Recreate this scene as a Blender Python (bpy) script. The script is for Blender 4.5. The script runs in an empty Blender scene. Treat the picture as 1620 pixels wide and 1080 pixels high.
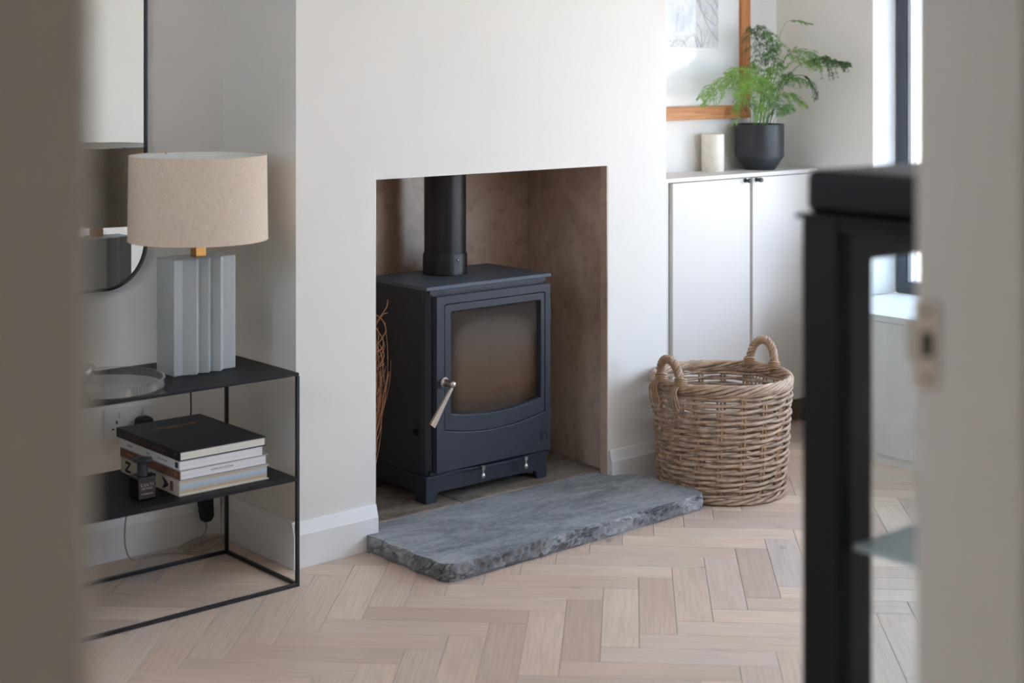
import bpy, bmesh, math, random
from mathutils import Vector, Matrix
rnd = random.Random(7)
S = bpy.context.scene
COL = S.collection
PI = math.pi

# ------------------------------------------------------------------ camera, sky, exposure
cam = bpy.data.cameras.new('camera')
co = bpy.data.objects.new('camera', cam); COL.objects.link(co)
co.location = (0, 0, 1.42)
co.rotation_euler = (math.radians(90), 0, math.radians(-40.65))
cam.sensor_width = 36; cam.lens = 2450 / 1620 * 36
cam.shift_y = -443 / 1620
cam.clip_start = 0.05
cam.dof.use_dof = True
cam.dof.focus_distance = 4.75
cam.dof.aperture_fstop = 2.8
S.camera = co

W = bpy.data.worlds.new('overcast_sky'); S.world = W; W.use_nodes = True
bg = W.node_tree.nodes['Background']
bg.inputs[0].default_value = (0.61, 0.755, 0.98, 1)
bg.inputs[1].default_value = 6.6
sun = bpy.data.lights.new('sun', 'SUN'); sun.energy = 40.0; sun.color = (1, .90, .78); sun.angle = math.radians(1)
sunob = bpy.data.objects.new('sun', sun); COL.objects.link(sunob)
sunob.rotation_euler = Vector((.35, -.70, -.62)).to_track_quat('-Z', 'Y').to_euler()

S.view_settings.view_transform = 'Standard'
S.view_settings.look = 'None'
S.view_settings.gamma = 1
S.view_settings.use_curve_mapping = False
S.view_settings.exposure = 0.25
S.cycles.max_bounces = 12
S.cycles.diffuse_bounces = 8
S.cycles.transparent_max_bounces = 16
S.cycles.caustics_reflective = False
S.cycles.caustics_refractive = False
S.cycles.sample_clamp_indirect = 6
S.cycles.use_denoising = True

def portal(name, loc, rot, sx, sy):
    l = bpy.data.lights.new(name, 'AREA'); l.shape = 'RECTANGLE'; l.size = sx; l.size_y = sy
    l.cycles.is_portal = True
    o = bpy.data.objects.new(name, l); COL.objects.link(o); o.location = loc; o.rotation_euler = rot
    return o
portal('window_portal', (5.09, 2.62, 1.17), (0, math.radians(90), 0), 1.30, 1.97)

portal('front_fill_window_portal', (4.35, 0.72, 1.27), (math.radians(90), 0, 0), 1.0, 1.95)
portal('side_fill_window_portal', (.12, 2.6, 1.75), (0, math.radians(-90), 0), .9, .8)

# ------------------------------------------------------------------ materials
def lin(c):
    c = c / 255
    return c / 12.92 if c <= .04045 else ((c + .055) / 1.055) ** 2.4
def rgb(r, g, b): return (lin(r), lin(g), lin(b), 1)

class NT:
    def __init__(s, name):
        s.m = bpy.data.materials.new(name); s.m.use_nodes = True
        s.t = s.m.node_tree; s.b = s.t.nodes['Principled BSDF']; s.out = s.t.nodes['Material Output']
        s.tc = s.n('ShaderNodeTexCoord')
    def n(s, typ, **kw):
        x = s.t.nodes.new(typ)
        for k, v in kw.items(): setattr(x, k, v)
        return x
    def l(s, a, b): s.t.links.new(a, b)
    def mapped(s, scale=(1, 1, 1), rot=(0, 0, 0), rand=False, src='Object'):
        mp = s.n('ShaderNodeMapping'); mp.inputs['Scale'].default_value = scale; mp.inputs['Rotation'].default_value = rot
        s.l(s.tc.outputs[src], mp.inputs['Vector'])
        if rand:
            oi = s.n('ShaderNodeObjectInfo'); mu = s.n('ShaderNodeVectorMath', operation='SCALE')
            mu.inputs[0].default_value = (37, 61, 17); s.l(oi.outputs['Random'], mu.inputs['Scale'])
            s.l(mu.outputs[0], mp.inputs['Location'])
        return mp.outputs[0]
    def noise(s, vec, scale, detail=3, rough=.55, dist=0):
        n = s.n('ShaderNodeTexNoise'); n.inputs['Scale'].default_value = scale; n.inputs['Detail'].default_value = detail
        n.inputs['Roughness'].default_value = rough; n.inputs['Distortion'].default_value = dist
        s.l(vec, n.inputs['Vector']); return n.outputs[0]
    def ramp(s, fac, stops):
        r = s.n('ShaderNodeValToRGB'); e = r.color_ramp.elements
        while len(e) < len(stops): e.new(.5)
        for i, (p, c) in enumerate(stops): e[i].position = p; e[i].color = c
        s.l(fac, r.inputs[0]); return r.outputs[0]
    def mix(s, fac, a, b, mode='MIX'):
        m = s.n('ShaderNodeMix', data_type='RGBA', blend_type=mode)
        for sock, val in ((m.inputs[0], fac), (m.inputs[6], a), (m.inputs[7], b)):
            if hasattr(val, 'links'): s.l(val, sock)
            else: sock.default_value = val
        return m.outputs[2]
    def math(s, op, a, b=0.0):
        m = s.n('ShaderNodeMath', operation=op)
        for i, v in enumerate((a, b)):
            if hasattr(v, 'links'): s.l(v, m.inputs[i])
            else: m.inputs[i].default_value = v
        return m.outputs[0]
    def bump(s, h, strength, dist=.002):
        b = s.n('ShaderNodeBump'); b.inputs['Strength'].default_value = strength; b.inputs['Distance'].default_value = dist
        s.l(h, b.inputs['Height']); s.l(b.outputs[0], s.b.inputs['Normal'])
    def set(s, color=None, rough=None, metal=None, spec=None, **kw):
        i = s.b.inputs
        if color is not None:
            if hasattr(color, 'links'): s.l(color, i['Base Color'])
            else: i['Base Color'].default_value = color
        if rough is not None:
            if hasattr(rough, 'links'): s.l(rough, i['Roughness'])
            else: i['Roughness'].default_value = rough
        if metal is not None: i['Metallic'].default_value = metal
        if spec is not None: i['Specular IOR Level'].default_value = spec
        for k, v in kw.items(): i[k].default_value = v
        return s.m

def simple(name, c, rough=.5, metal=0, var=.06, nscale=8, bump=0, bscale=200, spec=None, stretch=(1, 1, 1), rand=False, bdist=.001):
    k = NT(name)
    v = k.mapped(stretch, rand=rand)
    n = k.noise(v, nscale)
    d = tuple(max(0, x * (1 - var)) for x in c[:3]) + (1,); u = tuple(min(1, x * (1 + var)) for x in c[:3]) + (1,)
    col = k.ramp(n, [(.3, d), (.7, u)])
    if bump: k.bump(k.noise(k.mapped(stretch), bscale, 2), bump, bdist)
    return k.set(col, rough, metal, spec)

M = {}
M['wall'] = simple('wall_paint', rgb(229, 226, 220), .75, var=.012, nscale=2, bump=.12, bscale=160)
M['trim'] = simple('gloss_trim_paint', rgb(232, 231, 229), .38, var=.015, nscale=4, bump=.05, bscale=60)
M['ceiling'] = simple('ceiling_paint', rgb(238, 237, 234), .8, var=.01, nscale=2)
M['hall'] = simple('hall_paint', rgb(203, 199, 195), .7, var=.015, nscale=3)
M['subfloor'] = simple('dark_joint', rgb(92, 66, 48), .9)
M['black'] = simple('black_powder_coat', rgb(24, 25, 28), .42, var=.1, nscale=30, bump=.1, bscale=500)
M['black_table'] = simple('black_wood_grain_top', rgb(19, 18, 20), .5, spec=.3, var=.22, nscale=14, bump=.35, bscale=60, stretch=(1, 14, 1))
M['stove'] = simple('matt_black_steel', rgb(42, 48, 58), .38, var=.08, nscale=25, bump=.12, bscale=900)
M['stove_top'] = simple('lit_black_top_plate', rgb(84, 92, 104), .5, var=.12, nscale=9, bump=.1, bscale=900)  # stove black made paler: light on the top plate painted into the colour
M['flue'] = simple('matt_black_flue', rgb(26, 26, 27), .4, var=.06, nscale=20)
M['nickel'] = simple('brushed_nickel', rgb(200, 194, 186), .22, 1.0, var=.05, nscale=40)
M['dark_metal'] = simple('dark_steel', rgb(62, 62, 63), .35, .9)
M['brass'] = simple('aged_brass', rgb(184, 138, 80), .3, 1.0, var=.06, nscale=30)
M['cab_white'] = simple('white_lacquer', rgb(214, 209, 203), .45, var=.012, nscale=5, bump=.05, bscale=70, stretch=(1, 1, .05))
M['cab_edge'] = simple('grey_edge', rgb(205, 204, 198), .5)
M['plinth_dark'] = simple('taupe_plinth', rgb(120, 106, 94), .6)
M['seat_white'] = simple('window_seat_paint', rgb(232, 233, 233), .4, var=.01)
M['pot'] = simple('matt_charcoal_ceramic', rgb(44, 47, 52), .42, var=.08, nscale=30)
M['soil'] = simple('terracotta_bark', rgb(176, 112, 74), .9, var=.45, nscale=120, bump=1, bscale=90, bdist=.01)
M['candle'] = None
M['frame_black'] = simple('thin_black_frame', rgb(14, 14, 15), .35)
M['glaze'] = None
M['plastic_white'] = simple('white_plastic', rgb(226, 225, 221), .3, var=.01)
M['plastic_black'] = simple('black_plastic', rgb(15, 15, 16), .45)
M['flex'] = simple('putty_flex', rgb(172, 160, 146), .6, var=.1, nscale=60)
M['flex_brown'] = simple('brown_flex', rgb(66, 52, 44), .6)
M['vitrine'] = simple('black_stained_wood', rgb(10, 10, 11), .5, spec=.3, var=.15, nscale=20, stretch=(1, 1, .15))
M['window_dark'] = simple('anthracite_aluminium', rgb(62, 68, 80), .4, .2)
M['window_grey'] = simple('pale_aluminium', rgb(178, 182, 188), .35, .4)
M['paving'] = simple('pale_paving', rgb(176, 172, 166), .9, var=.15, nscale=3)
M['bounce_wall'] = simple('bounce_wall_render', rgb(205, 203, 198), .9, var=.05)
M['gold'] = simple('gold_foil', rgb(190, 150, 105), .4, .5)
M['ink'] = simple('dark_ink', rgb(40, 40, 44), .7)
M['ink_grey'] = simple('grey_ink', rgb(135, 135, 140), .7)
M['ink_rust'] = simple('rust_foil', rgb(118, 68, 50), .5)
M['label_text'] = simple('pale_print', rgb(190, 176, 170), .6)
M['label'] = simple('plum_paper_label', rgb(52, 36, 38), .6)
M['bottle'] = simple('black_glass', rgb(10, 10, 11), .12, spec=.6)
M['book_black'] = simple('black_cloth_cover', rgb(27, 22, 26), .5, var=.12, nscale=60, bump=.15, bscale=700)
M['book_white'] = simple('white_paper_cover', rgb(226, 225, 224), .4)
M['book_brown'] = simple('brown_cloth_cover', rgb(122, 80, 56), .6, var=.15, nscale=60)
M['book_cream'] = simple('cream_cloth_cover', rgb(196, 188, 168), .65, var=.06, nscale=90)
M['book_grey'] = simple('grey_boards', rgb(150, 152, 155), .5)
M['mortar'] = simple('sand_mortar', rgb(196, 158, 132), .95, var=.15, nscale=60, bump=.6, bscale=200)
M['log'] = simple('charred_wood', rgb(40, 32, 26), .95, var=.4, nscale=30, bump=.8, bscale=60, bdist=.01)
M['ash'] = simple('ash_bed', rgb(120, 100, 80), .95, var=.4, nscale=50, bump=.8, bscale=70, bdist=.01)
M['firebrick'] = simple('fire_brick', rgb(190, 160, 125), .9, var=.25, nscale=9, bump=.3, bscale=60)
M['mount'] = simple('white_mount_board', rgb(240, 239, 237), .7, var=.008)

def m_plank():
    k = NT('whitewashed_oak')
    v = k.mapped((1, 1, 1), rand=True)
    oi = k.n('ShaderNodeObjectInfo')
    tone = k.ramp(oi.outputs['Random'], [(0, rgb(228, 205, 186)), (.2, rgb(206, 180, 161)), (.4, rgb(232, 208, 187)), (.6, rgb(198, 177, 164)), (.8, rgb(220, 193, 174)), (1, rgb(208, 194, 186))])
    g1 = k.noise(k.mapped((2.2, 42, 42), rand=True), 3.0, 4, .6, .4)
    wv = k.n('ShaderNodeTexWave', wave_type='BANDS', bands_direction='Y')
    wv.inputs['Scale'].default_value = 3.4; wv.inputs['Distortion'].default_value = 7.5; wv.inputs['Detail'].default_value = 2.5
    wv.inputs['Detail Scale'].default_value = .9
    k.l(k.mapped((1.6, 9, 9), rand=True), wv.inputs['Vector'])
    figure = k.math('MULTIPLY', wv.outputs['Fac'], k.ramp(k.noise(k.mapped((.7, .7, .7), rand=True), 2.0, 1), [(.45, (0, 0, 0, 1)), (.6, (1, 1, 1, 1))]))
    c = k.mix(k.math('MULTIPLY', k.ramp(g1, [(.42, (0, 0, 0, 1)), (.75, (1, 1, 1, 1))]), .38), tone, rgb(150, 124, 102))
    c = k.mix(k.math('MULTIPLY', figure, .30), c, rgb(232, 220, 206))
    big = k.noise(k.mapped((1.2, 4, 4), rand=True), 2.2, 2)
    c = k.mix(k.math('MULTIPLY', k.ramp(big, [(.35, (0, 0, 0, 1)), (.7, (1, 1, 1, 1))]), .25), c, rgb(178, 166, 158))
    vo = k.n('ShaderNodeTexVoronoi'); vo.inputs['Scale'].default_value = 3.2; k.l(k.mapped((1, 1.6, 1), rand=True), vo.inputs['Vector'])
    knot = k.ramp(vo.outputs['Distance'], [(0.02, (1, 1, 1, 1)), (.085, (0, 0, 0, 1))])
    c = k.mix(k.math('MULTIPLY', knot, .55), c, rgb(104, 84, 70))
    k.bump(g1, .12, .001)
    return k.set(c, .42, spec=.45)
M['plank'] = m_plank()

def m_stone(name, cols, rough=.6, layer=True, b=.5, d=.006):
    k = NT(name)
    v = k.mapped((1, 2.6, 3) if layer else (1, 1, 1))
    a = k.noise(v, 3.5, 6, .62, 1.2); f = k.noise(k.mapped((1, 1, 1)), 55, 4, .6)
    c = k.ramp(a, [(.28, cols[0]), (.5, cols[1]), (.72, cols[2])])
    c = k.mix(k.math('MULTIPLY', k.ramp(f, [(.45, (0, 0, 0, 1)), (.7, (1, 1, 1, 1))]), .3), c, cols[3])
    cr = k.noise(k.mapped((1, 3.2, 3)), 2.0, 7, .65, 2.4)
    crack = k.ramp(cr, [(.485, (0, 0, 0, 1)), (.5, (1, 1, 1, 1)), (.515, (0, 0, 0, 1))])
    c = k.mix(k.math('MULTIPLY', crack, .35), c, rgb(52, 52, 54))
    h = k.math('ADD', a, k.math('MULTIPLY', f, .35)); h = k.math('SUBTRACT', h, k.math('MULTIPLY', crack, .25))
    k.bump(h, b, d)
    return k.set(c, rough, spec=.4)
M['slate'] = m_stone('blue_grey_riven_stone', [rgb(104, 110, 116), rgb(140, 147, 154), rgb(170, 175, 179), rgb(196, 198, 198)])
M['slate_edge'] = m_stone('split_stone_edge', [rgb(92, 93, 96), rgb(146, 148, 151), rgb(192, 193, 194), rgb(76, 76, 78)], .7, False, 1.0, .012)
M['flag'] = m_stone('brown_riven_stone', [rgb(92, 84, 76), rgb(128, 118, 106), rgb(158, 148, 136), rgb(182, 172, 160)])

def m_plaster():
    k = NT('bare_pink_plaster')
    a = k.noise(k.mapped((1, 1, .7)), 3, 5, .6, .6); f = k.noise(k.mapped((1, 1, 1)), 26, 4, .65)
    c = k.ramp(a, [(.3, rgb(180, 152, 132)), (.5, rgb(206, 180, 160)), (.75, rgb(222, 204, 190))])
    c = k.mix(k.math('MULTIPLY', k.ramp(f, [(.5, (0, 0, 0, 1)), (.78, (1, 1, 1, 1))]), .35), c, rgb(108, 82, 66))
    k.bump(f, .07, .002)
    return k.set(c, .24, spec=.8, **{'Coat Weight': .9, 'Coat Roughness': .12, 'Coat IOR': 1.7})
M['plaster'] = m_plaster()

def m_linen():
    k = NT('natural_linen')
    v = k.mapped((1, 1, 1))
    n1 = k.noise(k.mapped((60, 60, 900)), 1, 3); n2 = k.noise(k.mapped((700, 700, 40)), 1, 3); n3 = k.noise(v, 140, 2)
    h = k.math('ADD', n1, n2)
    c = k.ramp(k.math('MULTIPLY', h, .5), [(.38, rgb(212, 193, 172)), (.62, rgb(232, 216, 198))])
    c = k.mix(k.math('MULTIPLY', k.ramp(n3, [(.62, (0, 0, 0, 1)), (.75, (1, 1, 1, 1))]), .35), c, rgb(160, 134, 108))
    k.bump(h, .06, .0006)
    k.set(c, .85)
    tr = k.n('ShaderNodeBsdfTranslucent'); tr.inputs[0].default_value = rgb(225, 205, 180)
    mx = k.n('ShaderNodeMixShader'); mx.inputs[0].default_value = .06
    k.l(k.b.outputs[0], mx.inputs[1]); k.l(tr.outputs[0], mx.inputs[2]); k.l(mx.outputs[0], k.out.inputs[0])
    return k.m
M['linen'] = m_linen()
M['shade_lining'] = simple('white_shade_lining', rgb(236, 236, 230), .7)

def m_glaze():
    k = NT('pale_blue_grey_ceramic')
    n = k.noise(k.mapped((1, 1, .5)), 7, 3)
    c = k.ramp(n, [(.3, rgb(162, 167, 167)), (.7, rgb(180, 184, 184))])
    ao = k.noise(k.mapped((1, 1, 1)), 300, 2)
    k.bump(ao, .06, .001)
    return k.set(c, .42, spec=.45)
M['glaze'] = m_glaze()

def m_wicker(name, a, b, c_):
    k = NT(name)
    oi = k.n('ShaderNodeObjectInfo')
    n = k.noise(k.mapped((1, 1, 1), rand=True), 26, 3, .6); f = k.noise(k.mapped((1, 1, 2), rand=True), 180, 2)
    c = k.ramp(n, [(.3, a), (.5, b), (.72, c_)])
    c = k.mix(k.math('MULTIPLY', oi.outputs['Random'], .3), c, rgb(160, 146, 132))
    c = k.mix(k.math('MULTIPLY', f, .3), c, rgb(96, 72, 54))
    k.bump(f, .3, .001)
    return k.set(c, .55)
M['wicker'] = m_wicker('weathered_rattan', rgb(132, 110, 94), rgb(194, 162, 134), rgb(222, 198, 172))
M['wicker_tan'] = m_wicker('tan_rattan', rgb(142, 108, 78), rgb(184, 144, 106), rgb(208, 174, 136))
M['twig'] = m_wicker('brown_twig', rgb(122, 76, 46), rgb(178, 118, 72), rgb(204, 146, 96))

def m_pine():
    k = NT('orange_pine')
    n = k.noise(k.mapped((2, 30, 2)), 3, 4, .6, .5)
    c = k.ramp(n, [(.35, rgb(176, 110, 58)), (.6, rgb(206, 142, 84))])
    return k.set(c, .45)
M['pine_v'] = None
def pine(name, sc):
    k = NT(name)
    n = k.noise(k.mapped(sc), 3, 4, .6, .8); m = k.noise(k.mapped((1, 1, 1)), 9, 2)
    c = k.ramp(n, [(.3, rgb(164, 100, 52)), (.55, rgb(200, 134, 78)), (.75, rgb(212, 150, 94))])
    c = k.mix(k.math('MULTIPLY', k.ramp(m, [(.66, (0, 0, 0, 1)), (.74, (1, 1, 1, 1))]), .5), c, rgb(120, 68, 34))
    return k.set(c, .42)
M['pine_h'] = pine('orange_pine_across', (2, 30, 30)); M['pine_v'] = pine('orange_pine_upright', (30, 30, 2))

def m_candle():
    k = NT('cream_wax_with_flower_print')
    wv = k.n('ShaderNodeTexWave', wave_type='RINGS'); wv.inputs['Scale'].default_value = 9; wv.inputs['Distortion'].default_value = 9; wv.inputs['Detail'].default_value = 4; wv.inputs['Detail Scale'].default_value = 2.2
    k.l(k.mapped((1, 1, .6)), wv.inputs['Vector'])
    line = k.ramp(wv.outputs['Fac'], [(.0, (1, 1, 1, 1)), (.09, (0, 0, 0, 1))])
    c = k.mix(k.math('MULTIPLY', line, .16), rgb(238, 231, 218), rgb(170, 156, 136))
    return k.set(c, .5, **{'Subsurface Weight': .15, 'Subsurface Radius': (.01, .008, .006)})
M['candle'] = m_candle()

def m_pages(name, base, stripes=None):
    k = NT(name)
    n = k.noise(k.mapped((3, 3, 900)), 1, 2)
    c = k.ramp(n, [(.35, tuple(x * .82 for x in base[:3]) + (1,)), (.65, base)])
    if stripes:
        sx = k.n('ShaderNodeSeparateXYZ'); k.l(k.tc.outputs['Object'], sx.inputs[0])
        z0, z1 = stripes[0]
        f = k.math('DIVIDE', k.math('SUBTRACT', sx.outputs[2], z0), z1 - z0)
        f = k.math('ADD', f, k.math('MULTIPLY', k.math('SUBTRACT', k.noise(k.mapped((9, 9, 9)), 1, 2), .5), .12))
        r = k.ramp(f, stripes[1]); c = k.mix(.85, c, r)
    return k.set(c, .8)
M['pages'] = m_pages('page_block', rgb(232, 228, 216))
M['pages_white'] = m_pages('white_page_block', rgb(236, 236, 238))
M['pages_blue'] = m_pages('tinted_page_block', rgb(220, 216, 205), ((.004, .036), [(0, rgb(222, 214, 200)), (.16, rgb(190, 164, 130)), (.34, rgb(200, 178, 148)), (.42, rgb(166, 184, 204)), (.82, rgb(182, 198, 212)), (.92, rgb(204, 186, 158))]))

def m_pane(name, tint=(1, 1, 1, 1), refl=1.0, rough=0.0):
    k = NT(name); k.t.nodes.remove(k.b)
    t = k.n('ShaderNodeBsdfTransparent'); t.inputs[0].default_value = tint
    g = k.n('ShaderNodeBsdfGlossy'); g.inputs['Roughness'].default_value = rough
    fr = k.n('ShaderNodeFresnel'); fr.inputs[0].default_value = 1.45
    ge = k.n('ShaderNodeNewGeometry'); front = k.math('SUBTRACT', 1.0, ge.outputs['Backfacing'])
    mx = k.n('ShaderNodeMixShader'); k.l(k.math('MULTIPLY', k.math('MULTIPLY', fr.outputs[0], refl), front), mx.inputs[0])
    k.l(t.outputs[0], mx.inputs[1]); k.l(g.outputs[0], mx.inputs[2]); k.l(mx.outputs[0], k.out.inputs[0])
    return k.m
M['pane'] = m_pane('clear_pane')
M['pane_cool'] = m_pane('cool_cabinet_glass', (.95, .97, .97, 1))
M['shelf_glass'] = m_pane('pale_blue_shelf_glass', (.62, .74, .78, 1), 1.6, .1)
def m_shelfglass():
    k = NT('glass_shelf_painted_sheen')
    n = k.noise(k.mapped((1, 1, 1)), 5, 2)
    c = k.ramp(n, [(.3, rgb(206, 222, 229)), (.7, rgb(220, 233, 238))])  # pale colour paints the window's reflection into the shelf glass
    k.set(c, .08, spec=.6)
    t = k.n('ShaderNodeBsdfTransparent'); t.inputs[0].default_value = rgb(205, 222, 228)
    mx = k.n('ShaderNodeMixShader'); mx.inputs[0].default_value = .72
    k.l(t.outputs[0], mx.inputs[1]); k.l(k.b.outputs[0], mx.inputs[2]); k.l(mx.outputs[0], k.out.inputs[0])
    return k.m
M['shelf_glass'] = m_shelfglass()

M['glass'] = m_pane('clear_ribbed_glass', (.90, .905, .90, 1), 3.9, .10)
M['glass_base'] = m_pane('clear_glass_base', (.90, .905, .90, 1), 2.2, .08)

def m_stoveglass():
    k = NT('sooty_stove_glass')
    sx = k.n('ShaderNodeSeparateXYZ'); k.l(k.tc.outputs['Generated'], sx.inputs[0])
    dx = k.math('MULTIPLY', k.math('SUBTRACT', sx.outputs[0], .5), 2.0); dz = k.math('MULTIPLY', k.math('SUBTRACT', sx.outputs[2], .42), 1.75)
    d4 = k.math('ADD', k.math('POWER', k.math('ABSOLUTE', dx), 4.0), k.math('POWER', k.math('ABSOLUTE', dz), 4.0))
    nz = k.noise(k.mapped((1, 1, 1)), 9, 4, .6)
    d4 = k.math('ADD', d4, k.math('MULTIPLY', k.math('SUBTRACT', nz, .5), .5))
    dens = k.ramp(d4, [(.25, (.33, .33, .33, 1)), (.75, (.10, .10, .10, 1))])
    warm = k.ramp(sx.outputs[2], [(.0, rgb(70, 54, 42)), (.25, rgb(140, 104, 70)), (.6, rgb(142, 124, 108)), (1, rgb(120, 112, 104))])
    k.set(warm, .7)
    t = k.n('ShaderNodeBsdfTransparent'); t.inputs[0].default_value = rgb(190, 176, 160)
    g = k.n('ShaderNodeBsdfGlossy'); g.inputs['Roughness'].default_value = .04
    fr = k.n('ShaderNodeFresnel'); fr.inputs[0].default_value = 1.45
    m1 = k.n('ShaderNodeMixShader'); k.l(dens, m1.inputs[0]); k.l(t.outputs[0], m1.inputs[1]); k.l(k.b.outputs[0], m1.inputs[2])
    ge = k.n('ShaderNodeNewGeometry'); m2 = k.n('ShaderNodeMixShader'); k.l(k.math('MULTIPLY', fr.outputs[0], k.math('SUBTRACT', 1.0, ge.outputs['Backfacing'])), m2.inputs[0]); k.l(m1.outputs[0], m2.inputs[1]); k.l(g.outputs[0], m2.inputs[2])
    k.l(m2.outputs[0], k.out.inputs[0])
    return k.m
M['stove_glass'] = m_stoveglass()

def m_mirror():
    k = NT('silvered_mirror'); return k.set(rgb(235, 238, 236), .01, 1.0)
M['mirror'] = m_mirror()

def m_print():
    k = NT('grey_botanical_print')
    v = k.mapped((1, 1, 1))
    n = k.noise(v, 10, 5, .65, 1.0); ln = k.noise(k.mapped((1, 1, .6)), 7, 6, .6, 2.5)
    c = k.ramp(n, [(.35, rgb(206, 206, 207)), (.6, rgb(228, 227, 226))])
    l_ = k.ramp(ln, [(.48, (0, 0, 0, 1)), (.5, (1, 1, 1, 1)), (.52, (0, 0, 0, 1))])
    c = k.mix(k.math('MULTIPLY', l_, .45), c, rgb(130, 130, 134))
    return k.set(c, .7)
M['print'] = m_print()

def m_leaf(name, a, b):
    k = NT(name)
    n = k.noise(k.mapped((1, 1, 1)), 40, 2)
    c = k.ramp(n, [(.3, a), (.7, b)])
    k.set(c, .55)
    tr = k.n('ShaderNodeBsdfTranslucent'); k.l(c, tr.inputs[0])
    mx = k.n('ShaderNodeMixShader'); mx.inputs[0].default_value = .35
    k.l(k.b.outputs[0], mx.inputs[1]); k.l(tr.outputs[0], mx.inputs[2]); k.l(mx.outputs[0], k.out.inputs[0])
    return k.m
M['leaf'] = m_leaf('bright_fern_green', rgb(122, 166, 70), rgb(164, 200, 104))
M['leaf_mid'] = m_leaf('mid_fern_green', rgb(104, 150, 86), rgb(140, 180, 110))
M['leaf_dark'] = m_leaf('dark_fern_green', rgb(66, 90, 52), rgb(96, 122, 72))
M['leaf_yellow'] = m_leaf('yellowing_fern', rgb(176, 186, 84), rgb(200, 200, 110))

def m_emit(name, c, s):
    k = NT(name); return k.set(c, .5, **{'Emission Color': c, 'Emission Strength': s})
M['hall_fill'] = m_emit('hall_fill_glow', (1, .94, .88, 1), 19.0)

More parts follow.
